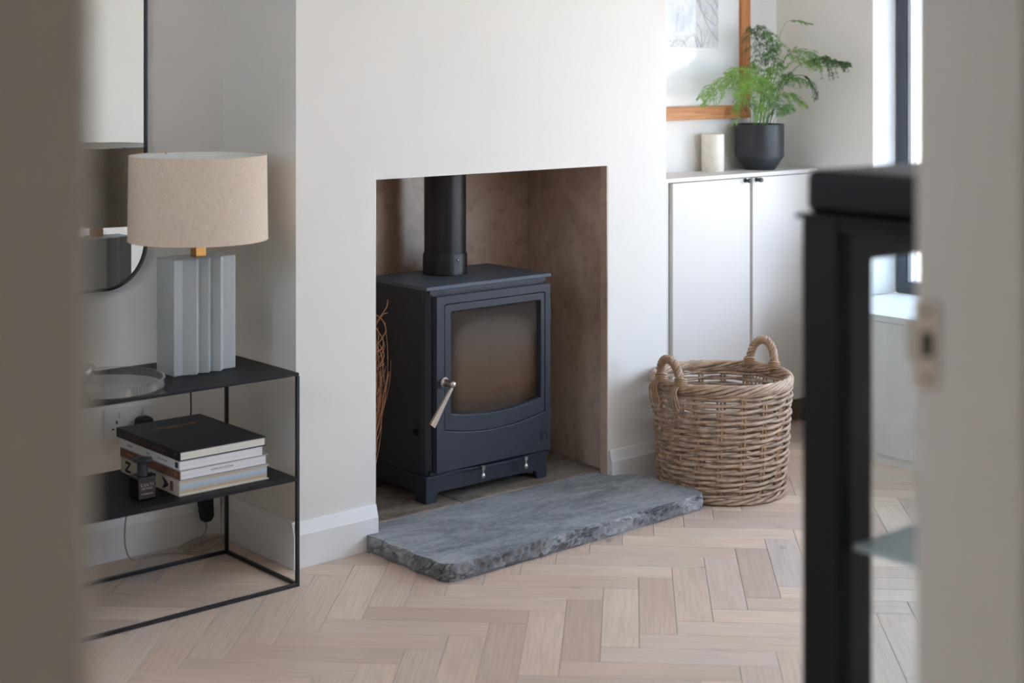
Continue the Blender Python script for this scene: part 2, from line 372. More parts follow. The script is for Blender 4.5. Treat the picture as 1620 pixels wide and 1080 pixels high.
# ------------------------------------------------------------------ mesh helpers
ORG = {}
class MB:
    def __init__(s): s.v = []; s.f = []
    def add(s, vs, fs):
        b = len(s.v); s.v += [tuple(p) for p in vs]; s.f += [tuple(i + b for i in f) for f in fs]
    def box(s, x0, x1, y0, y1, z0, z1):
        s.add([(x0, y0, z0), (x1, y0, z0), (x1, y1, z0), (x0, y1, z0), (x0, y0, z1), (x1, y0, z1), (x1, y1, z1), (x0, y1, z1)],
              [(0, 3, 2, 1), (4, 5, 6, 7), (0, 1, 5, 4), (1, 2, 6, 5), (2, 3, 7, 6), (3, 0, 4, 7)]); return s
    def extr(s, poly, axis, d0, d1, poly2=None):
        # polygon in the plane across the axis: z -> (x,y); y -> (x,z); x -> (y,z)
        def P(p, d): return {'z': (p[0], p[1], d), 'y': (p[0], d, p[1]), 'x': (d, p[0], p[1])}[axis]
        q = poly2 or poly; n = len(poly)
        s.add([P(p, d0) for p in poly] + [P(p, d1) for p in q],
              [tuple(range(n))[::-1], tuple(range(n, 2 * n))] + [(i, (i + 1) % n, n + (i + 1) % n, n + i) for i in range(n)]); return s
    def ring(s, outer, inner, axis, d0, d1, inner0=None):
        # plate with a hole; d0 is the front; inner0 is the wider hole edge at the front
        def P(p, d): return {'z': (p[0], p[1], d), 'y': (p[0], d, p[1]), 'x': (d, p[0], p[1])}[axis]
        n = len(outer); i0 = inner0 or inner
        vs = [P(p, d0) for p in outer] + [P(p, d0) for p in i0] + [P(p, d1) for p in outer] + [P(p, d1) for p in inner]
        fs = []
        for i in range(n):
            j = (i + 1) % n
            fs += [(i, j, n + j, n + i), (2 * n + j, 2 * n + i, 3 * n + i, 3 * n + j), (j, i, 2 * n + i, 2 * n + j), (n + i, n + j, 3 * n + j, 3 * n + i)]
        s.add(vs, fs); return s
    def tube(s, pts, r, sides=6, closed=False, rz=None):
        pts = [Vector(p) for p in pts]; n = len(pts)
        rs = r if isinstance(r, (list, tuple)) else [r] * n
        vs = []; up = None
        for i in range(n):
            a = pts[(i - 1) % n] if (closed or i) else pts[0]; b = pts[(i + 1) % n] if (closed or i < n - 1) else pts[-1]
            t = (b - a).normalized()
            if up is None:
                up = Vector((0, 0, 1)) if abs(t.z) < .9 else Vector((1, 0, 0))
            x = up - t * up.dot(t)
            if x.length < 1e-6: x = t.orthogonal()
            x.normalize(); up = x; y = t.cross(x)
            for k in range(sides):
                an = 2 * PI * k / sides
                vs.append(pts[i] + (x * math.cos(an) + y * math.sin(an)) * rs[i])
        fs = []
        for i in range(n if closed else n - 1):
            for k in range(sides):
                a = i * sides + k; b = i * sides + (k + 1) % sides; j = (i + 1) % n
                fs.append((a, b, j * sides + (k + 1) % sides, j * sides + k))
        if not closed: fs += [tuple(range(sides))[::-1], tuple(range((n - 1) * sides, n * sides))]
        s.add(vs, fs); return s
    def lathe(s, prof, c, segs=32, axis='z', caps=True):
        vs = []; n = len(prof)
        for r, h in prof:
            for k in range(segs):
                a = 2 * PI * k / segs; p = (r * math.cos(a), r * math.sin(a))
                vs.append({'z': (c[0] + p[0], c[1] + p[1], c[2] + h), 'y': (c[0] + p[0], c[1] + h, c[2] + p[1]), 'x': (c[0] + h, c[1] + p[0], c[2] + p[1])}[axis])
        fs = [(i * segs + k, i * segs + (k + 1) % segs, (i + 1) * segs + (k + 1) % segs, (i + 1) * segs + k) for i in range(n - 1) for k in range(segs)]
        if caps: fs += [tuple(range(segs))[::-1], tuple(range((n - 1) * segs, n * segs))]
        s.add(vs, fs); return s
    def build(s, name, mat, parent=None, smooth=False, bevel=0, seg=2, kind=None, label=None, cat=None, group=None, auto=None):
        me = bpy.data.meshes.new(name)
        o = bpy.data.objects.new(name, me)
        if parent is not None:
            org = ORG[parent]; o.parent = parent
        else:
            xs = [p[0] for p in s.v]; ys = [p[1] for p in s.v]; zs = [p[2] for p in s.v]
            org = Vector(((min(xs) + max(xs)) / 2, (min(ys) + max(ys)) / 2, min(zs))); o.location = org
        ORG[o] = org
        me.from_pydata([(p[0] - org.x, p[1] - org.y, p[2] - org.z) for p in s.v], [], s.f)
        bm = bmesh.new(); bm.from_mesh(me); bmesh.ops.recalc_face_normals(bm, faces=bm.faces); bm.to_mesh(me); bm.free()
        if smooth:
            for p in me.polygons: p.use_smooth = True
            if auto: me.set_sharp_from_angle(angle=math.radians(auto))
        me.materials.append(M[mat] if isinstance(mat, str) else mat)
        COL.objects.link(o)
        if bevel:
            b = o.modifiers.new('edge_rounding', 'BEVEL'); b.width = bevel; b.segments = seg; b.limit_method = 'ANGLE'; b.angle_limit = math.radians(40)
        if kind: o['kind'] = kind
        if label: o['label'] = label
        if cat: o['category'] = cat
        if group: o['group'] = group
        return o

def thing(name, label, cat, loc, group=None):
    o = bpy.data.objects.new(name, None); COL.objects.link(o); o.location = loc; o.empty_display_size = .05
    ORG[o] = Vector(loc); o['label'] = label; o['category'] = cat
    if group: o['group'] = group
    return o

def text(name, body, size, loc, right, up, mat, parent, align='CENTER', extrude=.0002, label=None, space=1.0, bold=0):
    cu = bpy.data.curves.new(name, 'FONT'); cu.body = body; cu.size = size; cu.align_x = align; cu.align_y = 'CENTER'; cu.extrude = extrude
    cu.space_character = space; cu.offset = bold
    o = bpy.data.objects.new(name, cu); COL.objects.link(o); o.parent = parent
    r = Vector(right).normalized(); u = Vector(up).normalized(); n = r.cross(u)
    m = Matrix((r, u, n)).transposed().to_4x4(); m.translation = Vector(loc) - ORG[parent]
    cu.materials.append(M[mat])
    me = bpy.data.meshes.new_from_object(o); bpy.data.objects.remove(o); bpy.data.curves.remove(cu)
    o = bpy.data.objects.new(name, me); COL.objects.link(o); o.parent = parent; o.matrix_local = m
    return o

def rrect(x0, x1, z0, z1, r, n=5):
    out = []
    for cx, cz, a0 in ((x1 - r, z0 + r, -PI / 2), (x1 - r, z1 - r, 0), (x0 + r, z1 - r, PI / 2), (x0 + r, z0 + r, PI)):
        for i in range(n + 1):
            a = a0 + PI / 2 * i / n; out.append((cx + r * math.cos(a), cz + r * math.sin(a)))
    return out

def sagrect(x0, x1, z0, z1, sag, r=.006, n=14):
    pts = [(x0 + (x1 - x0) * i / n, z0 - sag * 4 * (i / n) * (1 - i / n)) for i in range(n + 1)]
    for cx, a0 in ((x1 - r, 0), (x0 + r, PI / 2)):
        for i in range(5):
            a = a0 + PI / 2 * i / 4; pts.append((cx + r * math.cos(a), z1 - r + r * math.sin(a)))
    return pts

def spline(pts, per=8):
    P = [Vector(p) for p in pts]; P = [P[0] * 2 - P[1]] + P + [P[-1] * 2 - P[-2]]; out = []
    for i in range(1, len(P) - 2):
        for k in range(per):
            t = k / per; a, b, c, d = P[i - 1], P[i], P[i + 1], P[i + 2]
            out.append(.5 * ((2 * b) + (c - a) * t + (2 * a - 5 * b + 4 * c - d) * t * t + (3 * b - a - 3 * c + d) * t ** 3))
    out.append(P[-2]); return out

# ------------------------------------------------------------------ the room
XR = 4.934; CEIL = 2.45
ST = dict(kind='structure')
fl = MB().box(.10, XR + .2, .70, 4.2, -.06, -.006).build('floor', 'subfloor', **ST)
hf = MB().box(-1.5, 1.42, -2.2, .70, -.06, -.001).build('floor_hall', 'hall', **ST)

# herringbone planks, each a part of the floor
PW, PN = .0940, 4.483
A0, B0 = 10.239, -38.5155
ud = Vector((math.sin(PI / 4), -math.cos(PI / 4), 0)); vd = Vector((math.cos(PI / 4), math.sin(PI / 4), 0))
def plank_mesh(name):
    L, w, g, c = PN * PW / 2, PW / 2, .0005, .0011
    rows = [(L - g, w - g, -.014), (L - g, w - g, -c * .8), (L - g - c, w - g - c, 0)]
    vs = []
    for a, b, z in rows: vs += [(-a, -b, z), (a, -b, z), (a, b, z), (-a, b, z)]
    fs = [(8, 9, 10, 11)]
    for r in (0, 4):
        for i in range(4): fs.append((r + i, r + (i + 1) % 4, r + 4 + (i + 1) % 4, r + 4 + i))
    me = bpy.data.meshes.new(name); me.from_pydata(vs, [], fs); me.materials.append(M['plank']); return me
pm = plank_mesh('plank')
FLOORVIS = [(.9, 2.1), (2.2, 1.35), (4.9, 2.7), (4.9, 3.95), (3.8, 3.8), (2.4, 4.12), (1.5, 4.12), (.9, 3.2)]
def inside(p, poly):
    c = False; n = len(poly)
    for i in range(n):
        (x0, y0), (x1, y1) = poly[i], poly[(i + 1) % n]
        if (y0 > p[1]) != (y1 > p[1]) and p[0] < (x1 - x0) * (p[1] - y0) / (y1 - y0) + x0: c = not c
    return c
near = []; far = []
for m in range(-9, 12):
    for kk in range(-75, 45):
        for typ in 'HV':
            a = kk + (PN + 1) * m; b = kk + (1 - PN) * m
            ca, cb = (a + PN / 2, b + .5) if typ == 'H' else (a + PN + .5, b + 1 - PN / 2)
            p = ud * (PW * (ca - A0)) + vd * (PW * (cb - B0))
            if not (.24 < p.x < XR + .15 and .6 < p.y < 4.25): continue
            e = (ud if typ == 'H' else vd) * (PN * PW * .5)
            vis = any(inside((p + e * t).xy, FLOORVIS) for t in (-1, -.5, 0, .5, 1))
            clear = p.y > .88 and p.y < 4.05
            (near if vis else far).append((p, typ))
near.sort(key=lambda q: (q[0].x - .2) ** 2 + (q[0].y - .2) ** 2)
far += near[300:]; near = near[:300]
for p, typ in near:
    o = bpy.data.objects.new('plank', pm); COL.objects.link(o); o.parent = fl
    o.location = p - ORG[fl]; o.rotation_euler = (0, 0, -PI / 4 if typ == 'H' else PI / 4)
fm = MB()
for p, typ in far:
    if not (.24 < p.x < XR - .1 and .84 < p.y < 4.06): continue
    r = Matrix.Rotation(-PI / 4 if typ == 'H' else PI / 4, 3, 'Z')
    fm.add([r @ v.co + p for v in pm.vertices], [tuple(f.vertices) for f in pm.polygons])
fm.build('plank_field', 'plank', fl, kind='stuff')

MB().box(.10, XR + .25, .70, 4.30, CEIL, CEIL + .08).build('ceiling', 'ceiling', **ST)
LY0, LY1, LZ0, LZ1 = 2.2, 3.0, 1.3, 2.2
wl = MB()
wl.box(.10, .22, .82, LY0, -.05, CEIL); wl.box(.10, .22, LY1, 4.092, -.05, CEIL); wl.box(.10, .22, LY0, LY1, -.05, LZ0); wl.box(.10, .22, LY0, LY1, LZ1, CEIL)
wl.build('wall_left', 'wall', **ST)
# back wall: left alcove and right alcove
MB().box(.10, 2.371, 4.092, 4.25, -.05, CEIL).build('wall_back', 'wall', **ST)
MB().box(3.868, XR, 4.092, 4.25, -.05, CEIL).build('wall_alcove', 'wall', **ST)
# chimney breast
OXL, OXR, OZ = 2.647, 3.587, 1.074
br = MB()
br.extr([(2.371, 0), (OXL - .003, 0), (OXL - .003, OZ), (OXR + .003, OZ), (OXR + .003, 0), (3.868, 0), (3.868, CEIL), (2.371, CEIL)], 'y', 3.692, 3.7252)
br.box(2.60, 3.66, 3.7252, 3.80, OZ, CEIL)
br.extr([(2.371, 3.7252), (2.618, 3.7252), (2.566, 4.1901), (2.54, 4.26), (2.371, 4.26)], 'z', 0, CEIL)
br.extr([(3.639, 3.7252), (3.868, 3.7252), (3.868, 4.26), (3.72, 4.26), (3.689, 4.1901)], 'z', 0, CEIL)
br.build('wall_chimney', 'wall', **ST)
pl = MB()
pl.extr([(OXL - .012, 3.7255), (OXL - .030, 3.7255), (2.565, 4.19), (2.583, 4.19)], 'z', 0, 1.36)
pl.extr([(3.622, 3.7255), (3.640, 3.7255), (3.690, 4.19), (3.672, 4.19)], 'z', 0, 1.36)
pl.extr([(OXR - .0005, 3.6935), (OXR + .006, 3.6935), (OXR + .006, 3.7250), (OXR - .0005, 3.7250)], 'z', 0, OZ)
pl.extr([(OXL + .0005, 3.6935), (OXL - .006, 3.6935), (OXL - .006, 3.7250), (OXL + .0005, 3.7250)], 'z', 0, OZ)
pl.box(2.54, 3.72, 4.1902, 4.26, 0, 1.36)
pl.box(2.54, 3.72, 3.80, 4.26, 1.3602, 1.42)
pl.build('wall_fireplace', 'plaster', **ST)
# right wall with the tall window opening
WY0, WY1, WZ0, WZ1 = 1.66, 3.615, .524, 1.82
wr = MB()
wr.box(XR, XR + .2, .82, WY0, -.05, CEIL); wr.box(XR, XR + .2, WY1, 4.25, -.05, CEIL)
wr.box(XR, XR + .2, WY0, WY1, -.05, WZ0 - .02); wr.box(XR, XR + .2, WY0, WY1, WZ1, CEIL)
wr.build('wall_right', 'wall', **ST)
# front wall with the doorway
DX0, DX1, DZ = .318, 1.199, 2.06
GX0, GX1, GZ0, GZ1 = 3.85, 4.85, .30, 2.25
wf = MB()
wf.box(-1.6, DX0, .70, .82, -.05, CEIL); wf.box(DX0, DX1, .70, .82, DZ, CEIL)
wf.box(DX1, GX0, .70, .82, -.05, CEIL); wf.box(GX0, GX1, .70, .82, -.05, GZ0); wf.box(GX0, GX1, .70, .82, GZ1, CEIL); wf.box(GX1, XR + .2, .70, .82, -.05, CEIL)
wf.build('wall_front', 'wall', **ST)
# hall
MB().box(-1.6, -1.5, -2.2, .70, 0, CEIL).build('wall_hall_left', 'hall', **ST)
MB().box(1.42, 1.5, -2.2, .70, 0, CEIL).build('wall_hall_right', 'hall', **ST)
MB().box(-1.6, 1.5, -2.3, -2.2, 0, CEIL).build('wall_hall_back', 'hall', **ST)
MB().box(-1.6, 1.5, -2.3, .70, CEIL, CEIL + .08).build('ceiling_hall', 'ceiling', **ST)

# skirting boards with a sloping top
def bb_prof(face, back, s): # face coordinate, wall coordinate, sign is implied
    return [(back, 0), (face, 0), (face, .094), (face + (back - face) * .12, .0965), (face + (back - face) * .55, .126), (face + (back - face) * .62, .129), (back, .129)]
def skirting(name, axis, face, back, d0, d1):
    return MB().extr(bb_prof(face, back, 1), axis, d0, d1).build(name, 'trim', bevel=.0012, **ST)
def sk_y(name, face, back, x0, x1): # runs along x, profile in (y,z)
    return MB().extr(bb_prof(face, back, 1), 'x', x0, x1).build(name, 'trim', bevel=.0012, **ST)
def sk_x(name, face, back, y0, y1):
    return MB().extr(bb_prof(face, back, 1), 'y', y0, y1).build(name, 'trim', bevel=.0012, **ST)
sk_y('baseboard_chimney_left', 3.674, 3.692, 2.3533, 2.643)
sk_y('baseboard_chimney_right', 3.674, 3.692, 3.592, 3.886)
sk_x('baseboard_return', 2.353, 2.371, 3.6748, 4.0735)
sk_y('baseboard_back', 4.074, 4.092, .22, 2.353)
sk_y('baseboard_front', .838, .82, 1.27, XR)

# door lining, stop, architrave and lock keep
dl = thing('door_1', 'white painted door lining with architrave and steel lock keep', 'doorway', (.76, .76, 0)); del dl['category']; dl['kind'] = 'structure'; del dl['label']
MB().box(DX0, DX0 + .017, .70, .82, 0, DZ - .017).build('lining', 'hall', dl, bevel=.002)
MB().box(DX1 - .017, DX1, .70, .82, 0, DZ - .017).build('lining', 'trim', dl, bevel=.002)
MB().box(DX0, DX1, .70, .82, DZ - .017, DZ).build('lining', 'trim', dl, bevel=.002)
MB().box(DX1 - .029, DX1 - .017, .705, .779, 0, DZ - .03).build('door_stop', 'trim', dl, bevel=.003)
MB().box(DX0 + .001, DX1 - .001, .705, .779, DZ - .03, DZ - .017).build('door_stop', 'trim', dl, bevel=.003)
arp = [(DX0 + .011, .70), (DX0 + .011, .690), (DX0 + .005, .684), (DX0 - .034, .684), (DX0 - .037, .679), (DX0 - .062, .679), (DX0 - .062, .70)]
MB().extr(arp, 'z', 0, DZ + .04).build('architrave', 'hall', dl, bevel=.002)
MB().box(DX1 - .005, DX1 + .062, .684, .70, 0, DZ + .04).build('architrave', 'hall', dl, bevel=.003)
MB().box(DX0 - .062, DX1 + .062, .684, .70, DZ + .0401, DZ + .10).build('architrave', 'hall', dl, bevel=.003)
kx = DX1 - .017
kp = MB().ring(rrect(.7945, .822, 1.128, 1.206, .003), rrect(.8005, .8125, 1.156, 1.179, .001), 'x', kx - .0016, kx)
kp.extr([(kx - .0016, .822), (kx, .822), (kx + .004, .829), (kx + .002, .831)], 'z', 1.150, 1.186)
k_ = kp.build('strike_plate', 'nickel', dl, label='brushed steel lock keep')
MB().box(kx - .0004, kx - .0001, .8003, .8127, 1.1558, 1.1792).build('latch_hole', 'log', k_)
for z in (1.137, 1.197): MB().lathe([(.0032, 0), (.0032, .0006)], (kx - .0023, .8075, z), 12, 'x').build('screw', 'dark_metal', k_)

# the window in the right wall
wn = thing('window_1', '', '', (5.06, 2.4, WZ0)); del wn['label']; del wn['category']; wn['kind'] = 'structure'
wx0, wx1 = 5.045, 5.10
RV = 3.585
w = MB(); w.extr([(XR, WY1), (wx1, RV), (wx1, WY1 + .002), (XR + .001, WY1 + .002)], 'z', WZ0, WZ1)
w.build('reveal', 'trim', wn)
MB().box(wx0, wx1, RV - .042, RV, WZ0, WZ1).build('frame', 'window_dark', wn, bevel=.002)
MB().box(wx0, wx1, WY0, WY0 + .045, WZ0, WZ1).build('frame', 'window_dark', wn, bevel=.002)
MB().box(wx0, wx1, WY0 + .045, RV - .042, WZ0, WZ0 + .045).build('frame', 'window_dark', wn, bevel=.002)
MB().box(wx0, wx1, WY0 + .045, RV - .042, WZ1 - .045, WZ1).build('frame', 'window_dark', wn, bevel=.002)
MB().box(wx0 + .008, wx1 - .008, RV - .060, RV - .0421, WZ0 + .045, WZ1 - .045).build('glazing_bead', 'window_grey', wn, bevel=.001)
for y in (2.62,): MB().box(wx0, wx1, y - .03, y + .03, WZ0 + .045, WZ1 - .045).build('mullion', 'window_dark', wn, bevel=.002)
MB().box(wx0 + .025, wx0 + .031, WY0 + .04, RV - .05, WZ0 + .04, WZ1 - .04).build('pane', 'pane', wn)
# unseen fill window added in the front wall to light the chimney breast
gw = thing('fill_window_front', '', '', (4.35, .76, GZ0)); del gw['label']; del gw['category']; gw['kind'] = 'structure'
MB().ring(rrect(GX0, GX1, GZ0, GZ1, .001, 1), rrect(GX0 + .05, GX1 - .05, GZ0 + .05, GZ1 - .05, .001, 1), 'y', .73, .79).build('frame', 'window_dark', gw)  # frame of the added front fill window
MB().box(GX0 + .04, GX1 - .04, .757, .763, GZ0 + .04, GZ1 - .04).build('pane', 'pane', gw)  # pane of the added front fill window
# unseen fill window added in the left wall to light left-facing surfaces
lw = thing('fill_window_left', '', '', (.16, 2.6, LZ0)); del lw['label']; del lw['category']; lw['kind'] = 'structure'
MB().ring(rrect(LY0, LY1, LZ0, LZ1, .001, 1), rrect(LY0 + .05, LY1 - .05, LZ0 + .05, LZ1 - .05, .001, 1), 'x', .13, .19).build('frame', 'window_dark', lw)  # frame of the added left fill window
MB().box(.157, .163, LY0 + .04, LY1 - .04, LZ0 + .04, LZ1 - .04).build('pane', 'pane', lw)  # pane of the added left fill window
# outside ground, and an unseen low wall added to bounce sunlight indoors
MB().box(11.0, 11.3, -6, 12, -.2, 1.7).build('wall_bounce', 'bounce_wall', **ST)
MB().box(-30, .08, .84, 20, -.35, -.2).build('ground_side', 'paving', **ST)
MB().box(5.14, 30, -12, 20, -.35, -.2).build('ground', 'paving', **ST)
MB().box(1.52, 5.1, -12, .68, -.35, -.2).build('ground_terrace', 'paving', **ST)

# ------------------------------------------------------------------ hearth
HZ = .05
hs = thing('hearth_slab', 'blue-grey riven stone hearth slab with chipped edges in front of stove', 'hearth', (3.14, 3.5, 0))
def hearth_outline():
    pts = [(2.600, 3.672)]
    for i in range(13): pts.append((2.600 + .004 * math.sin(i * 1.3), 3.672 - (3.672 - 3.352) * (i + 1) / 13))
    for i in range(1, 7):
        a = PI + PI / 2 * i / 6; pts.append((2.652 + .052 * math.cos(a), 3.352 + .052 * math.sin(a)))
    for i in range(1, 42):
        t = i / 42; pts.append((2.652 + (3.645 - 2.652) * t, 3.300 + .026 * t + .0016 * math.sin(i * .9)))
    for i in range(0, 5):
        a = -PI / 2 + PI / 2 * i / 4; pts.append((3.640 + .036 * math.cos(a), 3.362 + .036 * math.sin(a)))
    for i in range(1, 9): pts.append((3.676 + .004 * math.sin(i), 3.362 + (3.60 - 3.362) * i / 8))
    pts += [(3.655, 3.655), (3.59, 3.672), (3.5865, 3.694), (3.592, 3.745)]
    for i in range(1, 16): pts.append((3.592 - (3.592 - 2.645) * i / 16, 3.745 + .002 * math.sin(i * 2)))
    pts += [(2.643, 3.745), (2.6465, 3.694), (2.644, 3.672)]
    return pts
out = hearth_outline(); n = len(out)
# densify
dense = []
for i in range(n):
    a, b = Vector(out[i]), Vector(out[(i + 1) % n]); L = (b - a).length; s = max(1, int(L / .008))
    for j in range(s): dense.append(a.lerp(b, j / s))
n = len(dense); vs = []; fs = []
zs = [0, .009, .018, .027, .036, .044, HZ]
for r, z in enumerate(zs):
    for i, p in enumerate(dense):
        t = (dense[(i + 1) % n] - dense[i - 1]); nrm = Vector((t.y, -t.x)).normalized()
        rough_side = p.y < 3.66 and (p.x < 2.70 or p.y < 3.40 or p.x > 3.6)
        k = rnd.uniform(-.007, .003) if rough_side else 0
        if r == len(zs) - 1: k = -.004 + rnd.uniform(-.003, .002) if rough_side else -.001
        if r == 0: k = -.006 if rough_side else 0
        if not rough_side: k = 0
        q = p + nrm * k; vs.append((q.x, q.y, z + (rnd.uniform(-.002, .002) if 0 < r < len(zs) - 1 else 0)))
for r in range(len(zs) - 1):
    for i in range(n): fs.append((r * n + i, r * n + (i + 1) % n, (r + 1) * n + (i + 1) % n, (r + 1) * n + i))
fs.append(tuple(range(n))[::-1])
e = MB(); e.add(vs, fs); e.build('split_edge', 'slate_edge', hs, label='rough split stone edge')
b_ = len(zs) - 1
t_ = MB(); t_.add([vs[b_ * n + i] for i in range(n)], [tuple(range(n))]); t_.build('slab_top', 'slate', hs)
ih = thing('fireplace_hearth', 'brown riven stone flags under the stove inside the fireplace', 'hearth', (3.12, 3.95, 0))
MB().extr([(2.634, 3.757), (3.624, 3.757), (3.6705, 4.189), (2.585, 4.189)], 'z', 0, HZ - .008).build('bedding', 'mortar', ih)
MB().box(2.637, 3.621, 3.7465, 3.7565, 0, HZ - .003).build('mortar_joint', 'mortar', ih)
for fp in ([(2.634, 3.757), (3.02, 3.757), (3.02, 4.188), (2.586, 4.188)], [(3.026, 3.757), (3.624, 3.757), (3.642, 3.93), (3.026, 3.93)], [(3.026, 3.936), (3.642, 3.936), (3.669, 4.188), (3.026, 4.188)]):
    MB().extr(fp, 'z', HZ - .0075, HZ).build('flagstone', 'flag', ih, bevel=.003)

# ------------------------------------------------------------------ wood stove
st = thing('wood_stove', 'black steel wood burning stove with glass door standing in the fireplace', 'stove', (3.17, 3.96, HZ))
SX0, SX1, SY0, SY1 = 2.9155, 3.423, 3.800, 4.118
bd = MB()
for a_, g_ in ((SX0, 1), (SX1, -1)):
    bd.extr([(a_, SY1), (a_, SY0 + .030), (a_ + .006 * g_, SY0 + .014), (a_ + .0205 * g_, SY0 + .0015), (a_ + .0235 * g_, SY0 + .012), (a_ + .012 * g_, SY0 + .030), (a_ + .012 * g_, SY1)], 'z', .136, .7095)
bd.box(SX0 + .012, SX1 - .012, SY1 - .012, SY1, .136, .7095); bd.box(SX0 + .012, SX1 - .012, SY0, SY1 - .012, .136, .150); bd.box(SX0 + .012, SX1 - .012, SY0, SY1 - .012, .697, .7095)
bd.ring(rrect(SX0 + .0215, SX1 - .0215, .150, .697, .001, 1), rrect(2.985, 3.375, .30, .65, .001, 1), 'y', SY0 + .002, SY0 + .010)
bd.build('body', 'stove', st, bevel=.0015)
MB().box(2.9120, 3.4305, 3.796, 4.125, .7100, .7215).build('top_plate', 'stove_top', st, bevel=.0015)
MB().extr(rrect(2.909, 3.4265, 3.795, 4.122, .01), 'z', .128, .1358).build('base_rim', 'stove', st, bevel=.0015)
def plinth(x0, x1):
    g, h, t = .041, .026, .006
    return [(x0, HZ), (x0 + g, HZ), (x0 + g + .002, HZ + h), (x0 + g + .012, HZ + h + .004), (x1 - g - .02, HZ + h + .004), (x1 - g - .006, HZ + h), (x1 - g, HZ + .004), (x1 - g, HZ), (x1, HZ), (x1, .128), (x0, .128)]
pb = MB(); pb.extr(plinth(2.915, 3.415), 'y', 3.802, 3.816); pb.extr(plinth(2.915, 3.415), 'y', 4.10, 4.114)
pb.extr(plinth(3.816, 4.10), 'x', 2.915, 2.929); pb.extr(plinth(3.816, 4.10), 'x', 3.401, 3.415)
pb.build('plinth', 'stove', st, bevel=.002)
lip = [(2.99, 3.80)] + [(2.99 + .40 * i / 12, 3.797 - .030 * math.sin(PI * i / 12)) for i in range(13)] + [(3.39, 3.80)]
MB().extr(lip, 'z', .1360, .1425).build('ash_lip', 'stove', st, bevel=.001)
dr_f = 3.776
door = MB().ring(sagrect(2.9365, 3.4085, .1475, .692, 0, .004), sagrect(2.9670, 3.3860, .2760, .6665, .0245, .008), 'y', dr_f, 3.7995).build('door', 'stove', st, bevel=.0018)
MB().ring(sagrect(2.9692, 3.3838, .2775, .6643, .0245, .008), sagrect(2.9970, 3.3630, .3275, .6370, .0190, .006), 'y', dr_f + .001, 3.7995, sagrect(2.9925, 3.3680, .3225, .6420, .0190, .006)).build('glass_surround', 'stove', door, bevel=.0012)
MB().extr(sagrect(2.9955, 3.3645, .3255, .6385, .019, .006), 'y', 3.789, 3.793).build('glass', 'stove_glass', door)
# emblem engraved low on the door
MB().tube([(3.3685, 3.7755, .183), (3.3685, 3.7755, .2125), (3.3905, 3.7755, .2125), (3.3905, 3.7755, .183)], .0014, 5).tube([(3.3795 + .0052 * math.cos(a), 3.7755, .196 + .0078 * math.sin(a)) for a in [i * PI / 8 for i in range(16)]], .0013, 5, True).tube([(3.362, 3.7755, .183), (3.3735, 3.7755, .183)], .0014, 5).tube([(3.386, 3.7755, .183), (3.395, 3.7755, .183)], .0014, 5).build('emblem', 'dark_metal', door, label='small square arch emblem')
hd = MB().lathe([(.0165, 0), (.0165, -.006), (.013, -.009), (.0105, -.012), (.0105, -.040), (.0115, -.046), (.0085, -.052), (.003, -.0545)], (2.9635, dr_f, .4267), 20, 'y')
handle = hd.build('handle', 'nickel', door, smooth=True, auto=40, label='polished nickel handle')
p0, p1 = Vector((2.9625, dr_f - .044, .420)), Vector((2.879, dr_f - .050, .312))
d = (p1 - p0).normalized(); sd = Vector((0, 1, 0)).cross(d).normalized()
hb = MB()
sec = []
for t, wd, th in ((0, .0045, .004), (.1, .0055, .004), (.5, .0075, .0045), (.9, .0105, .005), (1, .0105, .005)):
    c = p0.lerp(p1, t); sec.append([c + sd * wd * a + Vector((0, 1, 0)) * th * b for a, b in ((-1, -1), (1, -1), (1, 1), (-1, 1))])
for i in range(4): hb.add(sec[i] + sec[i + 1], [(0, 1, 5, 4), (1, 2, 6, 5), (2, 3, 7, 6), (3, 0, 4, 7)])
hb.add(sec[0], [(0, 1, 2, 3)]); hb.add(sec[-1], [(3, 2, 1, 0)])
hb.build('lever', 'nickel', handle, bevel=.001)
for x in (3.1124, 3.2915):
    c = MB().lathe([(.004, 0), (.0072, -.001), (.0072, -.012), (.0038, -.013), (.0036, -.024), (.0055, -.026), (.0078, -.031), (.0078, -.035), (.0055, -.040), (.002, -.0415)], (x, 3.765, .1465), 16).build('air_control', 'nickel', st, smooth=True, auto=40, label='small nickel air control')
MB().lathe([(.011, 0), (.011, -.003), (.008, -.004), (.008, -.002), (.003, -.002), (.003, -.006)], (SX0, 3.856, .2656), 20, 'x').build('side_bolt', 'dark_metal', st, smooth=True, auto=30)
for z in (.25, .56): MB().lathe([(.006, 0), (.006, .05)], (3.416, 3.790, z), 12).build('hinge', 'stove', st)
fb = MB(); fb.box(2.93, 3.408, 4.06, 4.08, .15, .66); fb.build('back_brick', 'firebrick', st)
MB().extr([(3.83, .30), (4.058, .18), (4.058, .66), (3.83, .66)], 'x', 2.932, 2.955).build('side_brick', 'firebrick', st)
MB().extr([(3.83, .30), (4.058, .18), (4.058, .66), (3.83, .66)], 'x', 3.385, 3.407).build('side_brick', 'firebrick', st)
MB().extr([(3.84, .64), (4.05, .56), (4.05, .575), (3.84, .655)], 'x', 2.956, 3.384).build('baffle', 'firebrick', st)
ab = MB(); g = 14
for i in range(g + 1):
    for j in range(7):
        ab.v.append((2.94 + .46 * i / g, 3.82 + .23 * j / 6, .30 + .012 * math.sin(i * 1.7 + j) + rnd.uniform(-.006, .01) + .004 * j))
ab.f += [(i * 7 + j, (i + 1) * 7 + j, (i + 1) * 7 + j + 1, i * 7 + j + 1) for i in range(g) for j in range(6)]
ab.build('ash_bed', 'ash', st, smooth=True)
